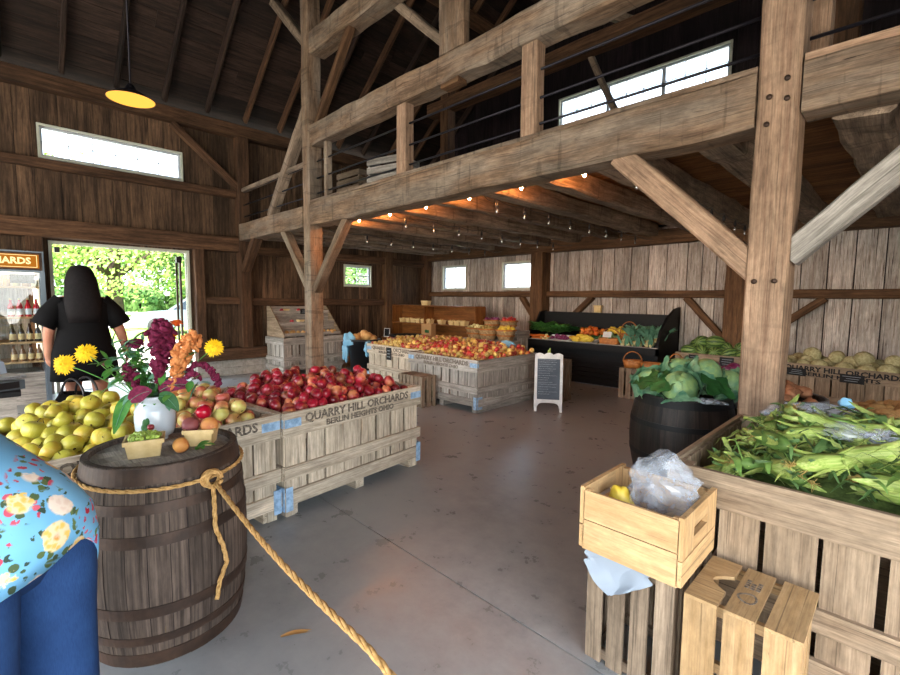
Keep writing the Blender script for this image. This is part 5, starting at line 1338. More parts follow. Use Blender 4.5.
# loft storage
def open_crate(label, loc, rz, w, d, h, mat):
    t = thing('storage_crate', label, 'crate', loc, rz)
    for k, (L, D) in enumerate(((w, d), (d, w), (w, d), (d, w))):
        rot = Matrix.Rotation(k * PI / 2, 3, 'Z'); mb = MB()
        for i in range(3): mb.box(rot @ Vector((0, -D/2 + .008, h * (i + .5) / 3)), (L - (.04 if k % 2 else 0), .016, h / 3 - .03) if k % 2 == 0 else (.016, L - .04, h / 3 - .03))
        mb.build('crate_side', mat, t)
    mb = MB(); mb.bx(-w/2 + .02, w/2 - .02, -d/2 + .02, d/2 - .02, 0, .012); mb.build('crate_base', mat, t)
    for sx in (-1, 1):
        for sy in (-1, 1): mb = MB(); mb.box((sx * (w/2 - .03), sy * (d/2 - .03), h/2), (.03, .03, h - .02)); mb.build('corner_cleat', mat, t)
open_crate('grey slatted crate stored on the loft floor', (-5.55, 4.3, 2.778), .2, .62, .5, .36, 'bingrey')
open_crate('grey slatted crate stacked on another in the loft', (-5.55, 4.3, 3.142), .25, .6, .5, .36, 'bingrey')
open_crate('brown slatted crate left of the grey stack in the loft', (-6.4, 4.3, 2.778), -.1, .6, .5, .34, 'crate')
open_crate('brown slatted crate stacked on the brown one in the loft', (-6.42, 4.3, 3.122), .05, .6, .5, .34, 'crate')
t = thing('wooden_bench', 'dim wooden bench behind the crates in the loft', 'bench', (-6.1, 5.2, 2.778))
mb = MB(); mb.bx(-.8, .8, -.25, .25, .74, .78); mb.build('bench_top', 'joist', t)
for x in (-.7, .7):
    for y in (-.2, .2): mb = MB(); mb.bx(x - .04, x + .04, y - .04, y + .04, 0, .74); mb.build('leg', 'joist', t)
# ------------------------------------------------------------------ lamps
def string_light(label, pts, bulbs, lit):
    t = thing('string_light', label, 'string light', pts[0]); o = Vector(pts[0]); mb = MB(); P = []
    pts = [Vector(p) for p in pts]
    for a, b in zip(pts, pts[1:]):
        for i in range(8): P.append(a.lerp(b, i / 8) - o + Vector((0, 0, -.03 * math.sin(PI * i / 8))))
    P.append(pts[-1] - o); mb.tube(P, .004, 5); mb.build('cord', 'blackplastic', t)
    for i, b in enumerate(bulbs):
        b = Vector(b) - o; mb = MB(); mb.lathe([(.006, .1), (.013, .085), (.017, .06), (.017, .035)], 10, c=tuple(b)); s = mb.build('bulb_socket', 'blackplastic', t)
        mb = MB(); mb.lathe([(.009, .035), (.014, .014), (.017, -.008), (.013, -.024), (.003, -.032)], 14, c=tuple(b)); mb.build('bulb', 'litbulb' if lit(i) else 'bulbglass', t)
        if not lit(i): mb = MB(); mb.tube([b + Vector((0, 0, z)) for z in (.03, .0, -.02)], .002, 5); mb.build('filament', 'steel', t)
for x, y0, lb in ((-1.58, 3.45, 'string of clear bulbs under the joists left of the main post'), (-3.05, 3.5, 'string of clear bulbs under the middle joists'), (-4.52, 3.5, 'string of clear bulbs under the joists toward the left post'), (-6.2, 3.6, 'string of clear bulbs under the joists behind the left post')):
    n = int((7.6 - y0) / .48); ys = [y0 + .2 + .48 * i for i in range(n)]
    string_light(lb, [(x, y, 2.475) for y in [y0] + ys + [7.7]], [(x, y, 2.36) for y in ys], lambda i: False)
xs = [-5.5, -4.8, -4.1, -3.4, -2.72, -2.05]
string_light('string of glowing bulbs along the back of the loft beam', [(x, 3.66, 2.65) for x in [-5.8] + xs + [-1.3]], [(x, 3.66, 2.545) for x in xs], lambda i: True)
t = thing('pendant_lamp', 'dark pendant barn lamp with a glowing amber inside', 'lamp', (-6.35, 1.2, 3.66))
mb = MB(); mb.lathe([(.03, .16), (.05, .13), (.06, .10), (.15, .06), (.235, .0), (.24, -.005), (.235, -.005)], 40, caps=(True, False)); mb.build('lamp_shade', 'iron', t)
mb = MB(); mb.lathe([(.02, .11), (.055, .095), (.145, .053), (.23, -.002)], 40, caps=(True, False)); mb.build('reflector', 'lampglow', t)
mb = MB(); mb.ball((0, 0, .05), .035, 14, 10); mb.build('bulb', 'lampglow', t)
mb = MB(); mb.tube([(0, 0, .15), (0, 0, roofz(-6.35) - 3.66 + .1)], .009, 8); mb.build('stem_rod', 'iron', t)
for o in t.children: pass
t.rotation_euler = (.0, .0, 0)

# ------------------------------------------------------------------ cider cooler with bottles
FX, FY0, FY1, FH = -8.78, -1.2, .48, 2.02
t = thing('drinks_cooler', 'lit drinks cooler with an orange sign left of the doorway', 'cooler', (FX, (FY0 + FY1) / 2, 0)); yc = (FY0 + FY1) / 2; hw = (FY1 - FY0) / 2
mb = MB(); D = .62
mb.bx(0, .04, -hw, hw, .1, FH); mb.build('back_panel', 'bingrey', t)
for y0, y1 in ((-hw, -hw + .06), (hw - .06, hw)): mb = MB(); mb.bx(.04, D, y0, y1, 0, FH); mb.build('side_panel', 'greycar', t)
mb = MB(); mb.bx(.04, D, -hw + .06, hw - .06, FH - .28, FH); mb.build('head_panel', 'greycar', t)
mb = MB(); mb.bx(.04, D, -hw + .06, hw - .06, .0, .42); mb.build('base_panel', 'bingrey', t)
mb = MB(); mb.bx(D, D + .03, -hw + .02, hw - .02, FH - .25, FH - .02); sg = mb.build('sign_box', 'hoop', t)
mb = MB(); mb.bx(D + .03, D + .036, -hw + .05, hw - .05, FH - .225, FH - .045); mb.build('sign_face', 'signlit', sg)
mb = MB()
for a in ((-hw + .07, hw - .07, FH - .062, FH - .056), (-hw + .07, hw - .07, FH - .214, FH - .208), (-hw + .07, -hw + .076, FH - .214, FH - .056), (hw - .076, hw - .07, FH - .214, FH - .056)): mb.bx(D + .036, D + .038, *a)
mb.build('sign_border', 'signletter', sg)
mb = MB(); text_into(mb, 'QUARRY HILL ORCHARDS', .115, frame_mtx((D + .0375, .06, FH - .135), (0, 1, 0), (0, 0, 1)), 0, 2 * hw - .38, bold=.004); mb.build('sign_letters', 'signletter', sg)
SZ = (.57, .83, 1.16, 1.56)
for z in SZ: mb = MB(); mb.bx(.05, D - .03, -hw + .061, hw - .061, z - .025, z); mb.build('wire_shelf', 'pine', t)
for y0, y1 in ((-hw, -hw + .06), (hw - .05, hw), (-.03, .03)): mb = MB(); mb.bx(D, D + .025, y0, y1, .1, FH - .27); mb.build('door_stile', 'greycar', t)
mb = MB(); mb.bx(.06, .10, hw - .1, hw - .065, .6, 1.7); mb.bx(.30, .5, -hw + .1, hw - .1, FH - .3, FH - .285); mb.build('interior_lamp', 'coolerlight', t)
mb = MB(); mb.bx(D + .004, D + .012, -hw + .06, hw - .05, .42, FH - .28); mb.build('glass_door', 'glass', t)
mb = MB(); mb.box((D - .05, hw - .22, 1.66), (.01, .24, .12)); o = mb.build('black_card', 'fish', t)
def bottle(name, mat, lmat, label, cat, h=.24, r=.034, cap='hoop'):
    mb = MB(); mb.lathe([(r * .95, 0), (r, .01), (r, h * .5), (r * .85, h * .6), (r * .4, h * .78), (r * .38, h * .95)], 14); o = mb.build(name, mat); tag(o, label, cat, label + ' row')
    mb = MB(); mb.lathe([(r + .0008, h * .12), (r + .0008, h * .44)], 14, caps=(False, False)); mb.build('paper_label', lmat, o); mb = MB(); mb.lathe([(r * .44, h * .93), (r * .44, h)], 10); mb.build('bottle_cap', cap, o); return o
M['greenglass'] = plain('green_bottle', '3f7a2f', .12, .6); M['redglass'] = plain('red_drink', 'c0262e', .12, .6); M['darkglass'] = plain('dark_bottle', '33241c', .12, .6); M['pinkglass'] = plain('orange_pink_drink', 'd5623f', .12, .6); M['amberglass'] = plain('amber_bottle', '6b4526', .12, .6)
B = [bottle('cider_bottle', 'greenglass', 'carton', 'green bottle on the top shelf of the cooler', 'bottle'), bottle('cider_bottle', 'redglass', 'whitepaint', 'red bottle on the top shelf of the cooler', 'bottle', cap='carton'),
     bottle('cider_bottle', 'darkglass', 'carton', 'dark bottle on the second shelf of the cooler', 'bottle'), bottle('cider_bottle', 'pinkglass', 'whitepaint', 'orange bottle on the third shelf of the cooler', 'bottle'), bottle('cider_bottle', 'amberglass', 'carton', 'amber bottle on the third shelf of the cooler', 'bottle', .22)]
for z, sel in ((1.16, lambda y: 1 if y > .1 else 0), (.83, lambda y: 2), (.57, lambda y: 4 if y > .1 else 3)):
    y = FY1 - .1
    while y > -.62:
        k = sel(y)
        if abs(y - .06) > .03: dup(B[k], (FX + D - .1, y, z), (0, 0, U(0, 6)))
        y -= .082
for b in B: hide(b)
for i in range(6):
    mb = MB(); mb.lathe([(.035, 0), (.035, .08), (.03, .09)], 14); o = mb.build('small_jar', 'tan' if i % 2 else 'cream', None, (FX + D - .12, FY1 - .1 - .09 * i, 1.56)); tag(o, 'small jar on the uppermost cooler shelf under the sign', 'jar', 'jars on the upper cooler shelf')
# checkout counter
t = thing('checkout_counter', 'dark checkout counter behind the yellow apples', 'counter', (-5.55, -.31, 0))
mb = MB(); mb.bx(-.35, .35, -.6, .42, .60, .64); mb.build('counter_top', 'black', t)
mb = MB(); mb.bx(-.32, .32, -.57, .39, 0, .6); mb.build('counter_body', 'bingrey', t)
t = thing('counter_scale', 'grey weighing scale on the dark checkout counter', 'scale', (-5.42, -.06, .64), .4)
mb = MB(); mb.bx(-.14, .14, -.16, .16, 0, .08); mb.build('scale_body', 'greycar', t)
mb = MB(); mb.bx(-.15, .15, -.17, .17, .095, .115); mb.bx(-.02, .02, -.02, .02, .08, .095); mb.build('scale_platter', 'steel', t)
mb = MB(); mb.bx(.14, .145, -.12, .12, .015, .07); mb.build('scale_display', 'blackplastic', t)
mb = MB(); mb.box((0, 0, 0), (.16, .18, .1), Euler((.2, .1, .3)).to_matrix()); tag(mb.build('paper_bundle', 'whitefab', None, (-5.45, -.08, .82)), 'white paper bundle on the counter scale', 'paper')
t = thing('tote_bag', 'black tote bag standing beside the checkout counter', 'bag', (-5.28, .50, .0), .5)
mb = MB(); 
def oval(a, b, z, n=20, x=0, y=0): return [Vector((x + a * math.cos(2 * PI * i / n), y + b * math.sin(2 * PI * i / n), z)) for i in range(n)]
mb.loft([oval(.2, .13, .0), oval(.24, .15, .25), oval(.25, .13, .5), oval(.23, .08, .56), oval(.2, .05, .50)]); mb.build('bag_body', 'darkcloth', t)
for s in (-1, 1): mb = MB(); mb.tube([(.14 * math.cos(q), s * .06, .54 + .16 * math.sin(q)) for q in [PI * i / 12 for i in range(13)]], .01, 6); mb.build('bag_handle', 'blackplastic', t)
# fallen leaf and floor litter
mb = MB(); mb.leafblade([Vector((0, 0, .002)) + Vector((.028 * j, .004 * j, .004 * math.sin(j))) for j in range(6)], .014, 0, .3)
tag(mb.build('dry_husk', 'tan', None, (-1.80, .79, 0), (0, 0, 1.0)), 'dry tan corn husk lying on the concrete floor', 'leaf')

# ------------------------------------------------------------------ people
def skin_figure(verts, edges, rad, name, mat, sub=2, root=0):
    me = bpy.data.meshes.new(name); me.from_pydata(verts, edges, []); o = bpy.data.objects.new(name, me); COL.objects.link(o)
    md = o.modifiers.new('s', 'SKIN'); 
    for i, r in enumerate(rad):
        sv = me.skin_vertices[0].data[i]; sv.radius = (r, r) if not isinstance(r, tuple) else r; sv.use_root = (i == root)
    sb = o.modifiers.new('d', 'SUBSURF'); sb.levels = sub; sb.render_levels = sub
    dg = bpy.context.evaluated_depsgraph_get(); dg.update(); m2 = bpy.data.meshes.new_from_object(o.evaluated_get(dg))
    m2.materials.clear(); m2.materials.append(M[mat])
    for p in m2.polygons: p.use_smooth = True
    bpy.data.objects.remove(o); r = bpy.data.objects.new(name, m2); COL.objects.link(r); return r
def figure(J, name='person', mat='skin', hands=()):
    """J: dict of joint -> (pos, radius); returns a continuous skinned body with five fingered hands and a face"""
    names = list(J); vs = [J[k][0] for k in names]; rad = [J[k][1] for k in names]; ix = {k: i for i, k in enumerate(names)}
    ed = [('pelvis', 'waist'), ('waist', 'chest'), ('chest', 'neck'), ('neck', 'head'), ('head', 'crown')]
    for s in 'lr': ed += [('chest', 'sh' + s), ('sh' + s, 'el' + s), ('el' + s, 'wr' + s), ('wr' + s, 'pm' + s), ('pelvis', 'hp' + s), ('hp' + s, 'kn' + s), ('kn' + s, 'an' + s), ('an' + s, 'to' + s)]
    E_ = [(ix[a], ix[b]) for a, b in ed]
    for s in 'lr':
        w, p = Vector(J['wr' + s][0]), Vector(J['pm' + s][0]); d = (p - w).normalized(); sd = d.cross(Vector((0, 1, 0) if abs(d.y) < .8 else (1, 0, 0))).normalized(); nn = sd.cross(d); sg = 1 if s == 'l' else -1
        for f, (off, L) in enumerate(((-.026, .062), (-.009, .075), (.009, .07), (.026, .055))):
            b = p + nn * off; k1 = b + d * L * .5 + sd * .008 * sg; k2 = b + d * L * .95 + sd * .025 * sg; i0 = len(vs)
            vs += [tuple(b + d * .012), tuple(k1), tuple(k2)]; rad += [.0095, .0085, .0075]; E_ += [(ix['pm' + s], i0), (i0, i0 + 1), (i0 + 1, i0 + 2)]
        b = w + d * .025 - nn * .03; i0 = len(vs); vs += [tuple(b), tuple(b + d * .035 - nn * .018 + sd * .01 * sg)]; rad += [.012, .009]; E_ += [(ix['wr' + s], i0), (i0, i0 + 1)]
    return skin_figure(vs, E_, rad, name, mat, 2, ix['pelvis'])
def face_parts(body, hc, fwd, r):
    fwd = Vector(fwd).normalized(); sd = Vector((0, 0, 1)).cross(fwd).normalized(); up = fwd.cross(sd); hc = Vector(hc)
    for s in (-1, 1):
        mb = MB(); mb.ball(hc + fwd * r * .86 + sd * s * r * .36, r * .12, 10, 8); mb.build('eye', 'whitepaint', body)
        mb = MB(); mb.ball(hc + sd * s * r * .95 - up * r * .1, (r * .12, r * .22, r * .3), 10, 8); mb.build('ear', 'skin', body)
    mb = MB(); mb.ball(hc + fwd * r * .98 - up * r * .25, (r * .16, r * .2, r * .24), 10, 8); mb.build('nose', 'skin', body)
    mb = MB(); mb.ball(hc + fwd * r * .86 - up * r * .58, (r * .3, r * .12, r * .08), 10, 6); mb.build('mouth', 'peachlip' if 0 else 'plum', body)
# woman walking to the doorway (local: facing +Y)
J = dict(pelvis=((0, 0, .93), .14), waist=((0, 0, 1.08), .125), chest=((0, .01, 1.30), (.15)), neck=((0, .01, 1.47), .055), head=((0, .03, 1.60), .09), crown=((0, .03, 1.70), .08),
    shl=((-.18, 0, 1.38), .065), ell=((-.27, -.02, 1.10), .052), wrl=((-.28, .06, .84), .034), pml=((-.275, .08, .77), .03),
    shr=((.18, 0, 1.38), .065), elr=((.30, -.04, 1.08), .055), wrr=((.36, .08, .86), .034), pmr=((.37, .11, .79), .03),
    hpl=((-.10, 0, .86), .115), knl=((-.10, .10, .48), .07), anl=((-.10, -.05, .08), .042), tol=((-.10, .12, .035), .034),
    hpr=((.10, 0, .86), .115), knr=((.11, -.02, .48), .07), anr=((.11, -.22, .10), .042), tor=((.11, -.06, .04), .034))
wo = figure(J); wo.location = (-5.92, .62, 0); wo.rotation_euler = (0, 0, math.radians(88))
tag(wo, 'person in a black dress with long black hair, walking to the doorway', 'person')
face_parts(wo, (0, .03, 1.62), (0, 1, 0), .1)
def bow(a, b, z, x=0, y=0, n=28): return oval(a, b, z, n, x, y)
mb = MB(); mb.loft([bow(.285, .20, .60), bow(.275, .19, .72), bow(.26, .185, .88), bow(.225, .165, 1.02), bow(.205, .15, 1.12), bow(.24, .16, 1.25), bow(.255, .145, 1.36), bow(.18, .11, 1.425), bow(.09, .075, 1.45)])
mb.build('black_dress', 'darkcloth', wo)
for s in (-1, 1):
    mb = MB(); sh = Vector((s * .16, 0, 1.40)); e1 = Vector((s * .25, -.01, 1.26)); e2 = Vector((s * .31, -.02, 1.15))
    def ring(c, r, d):
        d = Vector(d).normalized(); a = Vector((0, 1, 0)); b = d.cross(a).normalized(); return [c + (a * math.cos(2 * PI * i / 16) * 1.1 + b * math.sin(2 * PI * i / 16)) * r for i in range(16)]
    mb.loft([ring(sh, .075, (s, 0, -.9)), ring(sh.lerp(e1, .5), .088, (s, 0, -1.2)), ring(e1, .098, (s, 0, -1.4)), ring(e2, .10, (s, 0, -1.8)), ring(e2, .094, (s, 0, -1.8)), ring(sh, .05, (s, 0, -.9))], 0, True, False); mb.build('sleeve', 'darkcloth', wo)
mb = MB(); mb.loft([bow(.01, .01, 1.755, 0, -.01), bow(.075, .08, 1.74, 0, .0), bow(.108, .12, 1.68, 0, .0), bow(.13, .125, 1.60, 0, -.035), bow(.14, .09, 1.50, 0, -.075), bow(.148, .075, 1.40, 0, -.11), bow(.14, .065, 1.28, 0, -.13), bow(.12, .04, 1.18, 0, -.14)])
mb.build('long_hair', 'hair', wo)
for s in (-1, 1): mb = MB(); mb.ball((s * .1 + .005, -.02 if s < 0 else -.18, .035), (.045, .12, .032), 12, 8); mb.build('shoe', 'darkcloth', wo)

# shopper bending at the left edge (local: facing +Y)
def floral():
    t = NT('light_blue_floral_cotton'); o = t.obj(); v = t.vmul(o, (1, 1, 1))
    def vor(sc, feat='F1', off=(0, 0, 0)):
        mp = t.n('VectorMath', operation='ADD'); t.put(mp.inputs[0], v); t.put(mp.inputs[1], off)
        n = t.noise(mp.outputs[0], 45, 3); ad = t.n('VectorMath', operation='ADD'); t.put(ad.inputs[0], mp.outputs[0]); cv = t.n('CombineXYZ', {0: t.math('MULTIPLY', n, .03), 1: t.math('MULTIPLY', n, .03), 2: 0}).outputs[0]; t.put(ad.inputs[1], cv)
        nd = t.n('TexVoronoi', {'Scale': sc, 'Randomness': .9}); t.put(nd.inputs['Vector'], ad.outputs[0]); return nd.outputs['Distance'], t.n('SeparateColor', {0: nd.outputs['Color']})
    base = t.mix(t.mr(t.noise(v, 5, 3), .3, .7), hx('6fb3e0'), hx('85c4ea'))
    # leaf sprigs
    d1, c1 = vor(46, off=(3, 1, 2)); d0, c0 = vor(10.5)
    near = t.math('MULTIPLY', t.mr(d0, .66, .6), t.mr(d0, .26, .34)); gate = t.math('GREATER_THAN', c0.outputs[0], .18)
    leafm = t.math('MULTIPLY', t.math('MULTIPLY', t.mr(d1, .5, .42), t.math('GREATER_THAN', c1.outputs[1], .5)), t.math('MULTIPLY', near, gate))
    c = t.mix(leafm, base, t.mix(c1.outputs[0], hx('3a4f45'), hx('6d8348')))
    # small red clusters
    red = t.math('MULTIPLY', t.math('MULTIPLY', t.mr(d1, .55, .48), t.math('LESS_THAN', c1.outputs[1], .32)), t.math('MULTIPLY', near, t.math('GREATER_THAN', c0.outputs[1], .4)))
    c = t.mix(red, c, t.mix(c1.outputs[2], hx('b8203f'), hx('e06a7e')))
    # rose blooms
    fl = t.math('MULTIPLY', t.mr(d0, .40, .36), gate); d2, c2 = vor(60)
    fc = t.mix(t.math('GREATER_THAN', c0.outputs[2], .55), hx('f0c869'), hx('f1d9c6')); fc = t.mix(t.mr(d0, .14, .02), fc, hx('d98a4a')); fc = t.mix(t.mr(d2, .3, .6, 0, .5), fc, hx('fff3e4'))
    c = t.mix(fl, c, fc)
    return t.bsdf(c, .75, .2, t.noise(v, 300, 2), .1, .001)
M['floral'] = floral()
def denim():
    t = NT('blue_denim'); o = t.obj(); n = t.noise(t.vmul(o, (500, 500, 60)), 1, 2); n2 = t.noise(o, 8, 4)
    return t.bsdf(t.mix(t.mr(n2, .3, .7), t.mix(n, hx('172c52'), hx('2b4673')), t.mix(n, hx('1c355f'), hx('335384'))), .85, .15, n, .2, .001)
M['denim'] = denim()
J = dict(pelvis=((0, .0, .88), .15), waist=((0, .14, .98), .15), chest=((0, .36, 1.12), .16), neck=((0, .55, 1.24), .06), head=((0, .68, 1.30), .095), crown=((0, .75, 1.36), .085),
    shl=((-.19, .44, 1.15), .065), ell=((-.24, .50, .88), .05), wrl=((-.2, .66, .72), .034), pml=((-.19, .71, .68), .03),
    shr=((.19, .44, 1.15), .065), elr=((.24, .50, .88), .05), wrr=((.2, .66, .72), .034), pmr=((.19, .71, .68), .03),
    hpl=((-.11, .0, .84), .12), knl=((-.12, -.02, .47), .075), anl=((-.12, -.05, .09), .045), tol=((-.12, .12, .04), .036),
    hpr=((.11, .0, .84), .12), knr=((.12, -.02, .47), .075), anr=((.12, -.05, .09), .045), tor=((.12, .12, .04), .036))
sh = figure(J); sh.location = (-1.60, -.045, 0); sh.rotation_euler = (0, 0, math.radians(135))
tag(sh, 'person in a light blue floral shirt and jeans bending beside the oak barrel', 'person')
face_parts(sh, (0, .69, 1.31), (0, .8, -.3), .1)
def tilt(cy, cz_, ry, rx, dy, dzz, n=36, p=1.0):
    L = math.hypot(dy, dzz); dy, dzz = dy / L, dzz / L
    return [Vector((rx * math.sin(a), cy + ry * dy * math.cos(a), cz_ + ry * dzz * math.cos(a))) for a in [2 * PI * i / n for i in range(n)]]
def pq(r, f, rx): # ring through a rear and a front point
    return tilt((r[0] + f[0]) / 2, (r[1] + f[1]) / 2, math.hypot(f[0] - r[0], f[1] - r[1]) / 2, rx, f[0] - r[0], f[1] - r[1])
def drop(r, k): return [p - Vector((0, 0, k * abs(p.x) / .28 * min(1, max(0, (p.y + .17) / .16)))) for p in r]
hem = drop(pq((-.196, .80), (.36, .20), .285), .13)
hem = [p + Vector((0, 0, .012 * math.sin(7 * 2 * PI * i / 36))) for i, p in enumerate(hem)]
mb = MB(); mb.loft([[p * 1.0 + Vector((0, .006, .002)) for p in drop(pq((-.175, .81), (.34, .23), .27), .13)], hem, drop(pq((-.205, .85), (.38, .29), .285), .09), drop(pq((-.196, .91), (.40, .43), .28), .04), pq((-.135, .98), (.42, .58), .26), pq((-.03, 1.045), (.45, .73), .24), pq((.09, 1.115), (.49, .89), .225), pq((.22, 1.215), (.55, 1.0), .225), pq((.36, 1.275), (.6, 1.09), .21), pq((.48, 1.30), (.6, 1.18), .12), pq((.52, 1.31), (.61, 1.22), .085)], 0, True, False)
mb.build('floral_shirt', 'floral', sh)
for s in (-1, 1):
    mb = MB(); a = Vector((s * .17, .42, 1.17)); b = Vector((s * .235, .48, .98))
    def rg(c, r): return [c + Vector((r * math.cos(q), r * math.sin(q), -.02 * s * math.cos(q))) for q in [2 * PI * i / 16 for i in range(16)]]
    mb.loft([rg(a, .085), rg(a.lerp(b, .5), .085), rg(b, .08), rg(b, .074), rg(a, .06)], 0, True, False); mb.build('shirt_sleeve', 'floral', sh)
mb = MB(); mb.loft([oval(.17, .10, .96, 30, 0, .10), oval(.205, .14, .90, 30, 0, .04), oval(.215, .155, .84, 30, 0, .0), oval(.20, .14, .77, 30, 0, .0), oval(.14, .10, .70, 30, 0, .0)], 0, True, True)
for s in (-1, 1):
    mb.loft([oval(.09, .11, .90, 24, s * .10, .03), oval(.108, .145, .83, 24, s * .108, .012), oval(.118, .15, .74, 24, s * .118, -.002), oval(.115, .145, .66, 24, s * .12, -.005), oval(.10, .125, .55, 24, s * .12, -.02), oval(.09, .115, .42, 24, s * .12, -.03), oval(.085, .11, .25, 24, s * .12, -.035), oval(.085, .115, .05, 24, s * .12, -.03), oval(.078, .105, .05, 24, s * .12, -.03)], 0, True, True)
mb.build('jeans', 'denim', sh)
mb = MB(); mb.loft([oval(.02, .02, 1.47, 20, 0, .72), oval(.1, .11, 1.43, 20, 0, .70), oval(.118, .125, 1.36, 20, 0, .66), oval(.11, .09, 1.28, 20, 0, .60), oval(.06, .05, 1.22, 20, 0, .57)]); mb.build('brown_hair', 'hoop', sh)
for s in (-1, 1): mb = MB(); mb.ball((s * .12, .03, .045), (.055, .15, .045), 12, 8); mb.build('shoe', 'blackplastic', sh)

# ------------------------------------------------------------------ outside
mb = MB(); mb.bx(-17.5, XL - .12, -30, 40, -.12, -.03); struct(mb.build('ground', 'gravel'), 'pale sunlit gravel yard outside the doorway')
mb = MB(); mb.bx(-26, -17.5, -30, 40, -.12, -.025); mb.bx(-90, -34, -60, 80, -.12, -.025); mb.bx(-34, -26, -60, 80, -.12, -.03, 1); struct(mb.build('lawn', ['grass', 'gravel']), 'mown grass beyond the gravel yard')
mb = MB(); mb.bx(XR + .12, 40, -30, 40, -.12, -.03); mb.bx(XL, XR, -30, YN - .12, -.12, -.03); mb.bx(XL, XR, YB + .15, 60, -.12, -.03); struct(mb.build('ground_yard', 'gravel'), 'pale gravel around the barn')
def tree(label, loc, h, r, mat, seed, trunk=.3, group='trees beyond the doorway'):
    t = thing('leafy_tree', label, 'tree', loc, 0, group); mb = MB()
    mb.tube([(0, 0, -.05), (.05, 0, h * .3), (0, .1, h * .6)], [trunk * 1.2, trunk, trunk * .6], 10)
    for i in range(6): a = i * 1.1; mb.tube([(0, 0, h * .3), (math.cos(a) * r * .4, math.sin(a) * r * .4, h * .5), (math.cos(a) * r * .8, math.sin(a) * r * .8, h * .62)], [trunk * .5, trunk * .3, .04], 6)
    mb.build('tree_trunk', 'bark', t); mb = MB(); cl = []
    for i in range(34): d = Vector((U(-1, 1), U(-1, 1), U(-.75, 1))); cl.append((Vector((d.x * r * .8, d.y * r * .8, h * .6 + d.z * h * .36)), r * U(.28, .5)))
    vs, fs = [], []
    for c, q in cl:
        for k in range(260):
            d = Vector((U(-1, 1), U(-1, 1), U(-1, 1))).normalized(); p = c + d * q * U(.6, 1.05); s = U(.06, .12) * r / 3.2; a = d.orthogonal().normalized(); a = (a + Vector((U(-.8, .8), U(-.8, .8), U(-.8, .8)))).normalized(); b = a.cross(d + Vector((U(-.6, .6), U(-.6, .6), U(-.6, .6)))).normalized(); n = len(vs)
            vs += [p - a * s, p + b * s * .6, p + a * s, p - b * s * .6]; fs.append((n, n+1, n+2, n+3))
    mb.add(vs, fs, None, 0, False); mb.build('tree_crown', mat, t)
tree('yellow green tree with a grey trunk in the middle of the doorway view', (-41, 6.2, 0), 9, 5.6, 'foliage', 1, .45)
tree('green tree at the left of the doorway view', (-43, -3.5, 0), 9.5, 5.3, 'foliage', 2)
tree('bushy green tree at the right of the doorway view', (-42, 12.6, 0), 8.5, 5, 'foliage2', 3)
tree('dense tree far behind the grey trunk', (-60, 5.5, 0), 11, 8, 'foliage2', 4)
tree('dense tree far behind at the left', (-60, -9, 0), 11, 6.5, 'foliage', 5)
tree('dense tree far behind at the right', (-58, 18.5, 0), 11, 8, 'foliage2', 6)
tree('tree outside the back windows', (-7.5, 24, 0), 8, 5, 'foliage2', 7)
tree('tree outside the wall window under the loft', (-30, 20, 0), 5.5, 4, 'foliage2', 8)
for i, y in enumerate((1, 5, 9, 13)): 
    t = thing('hedge_bush', 'green bush at the far edge of the lawn, %s' % ['left of the parked silver car', 'under the middle tree', 'right of the grey trunk', 'behind the grey car'][i], 'bush', (-50 + i, y, 0)); mb = MB(); vs, fs = [], []
    for k in range(1500):
        d = Vector((U(-1, 1), U(-1, 1), U(0, 1))).normalized(); p = Vector((d.x * 1.9, d.y * 2.5, d.z * 2.6)) * U(.75, 1); s = .2; a = d.orthogonal().normalized(); b = a.cross(d + Vector((U(-.8, .8), U(-.8, .8), U(-.8, .8)))).normalized(); n = len(vs); vs += [p - a * s, p + b * s, p + a * s, p - b * s]; fs.append((n, n+1, n+2, n+3))
    mb.add(vs, fs); mb.build('bush_leaves', 'foliage2', t); mb = MB(); mb.tube([(0, 0, -.05), (0, 0, 1.2)], .15, 6); mb.build('bush_stem', 'bark', t)
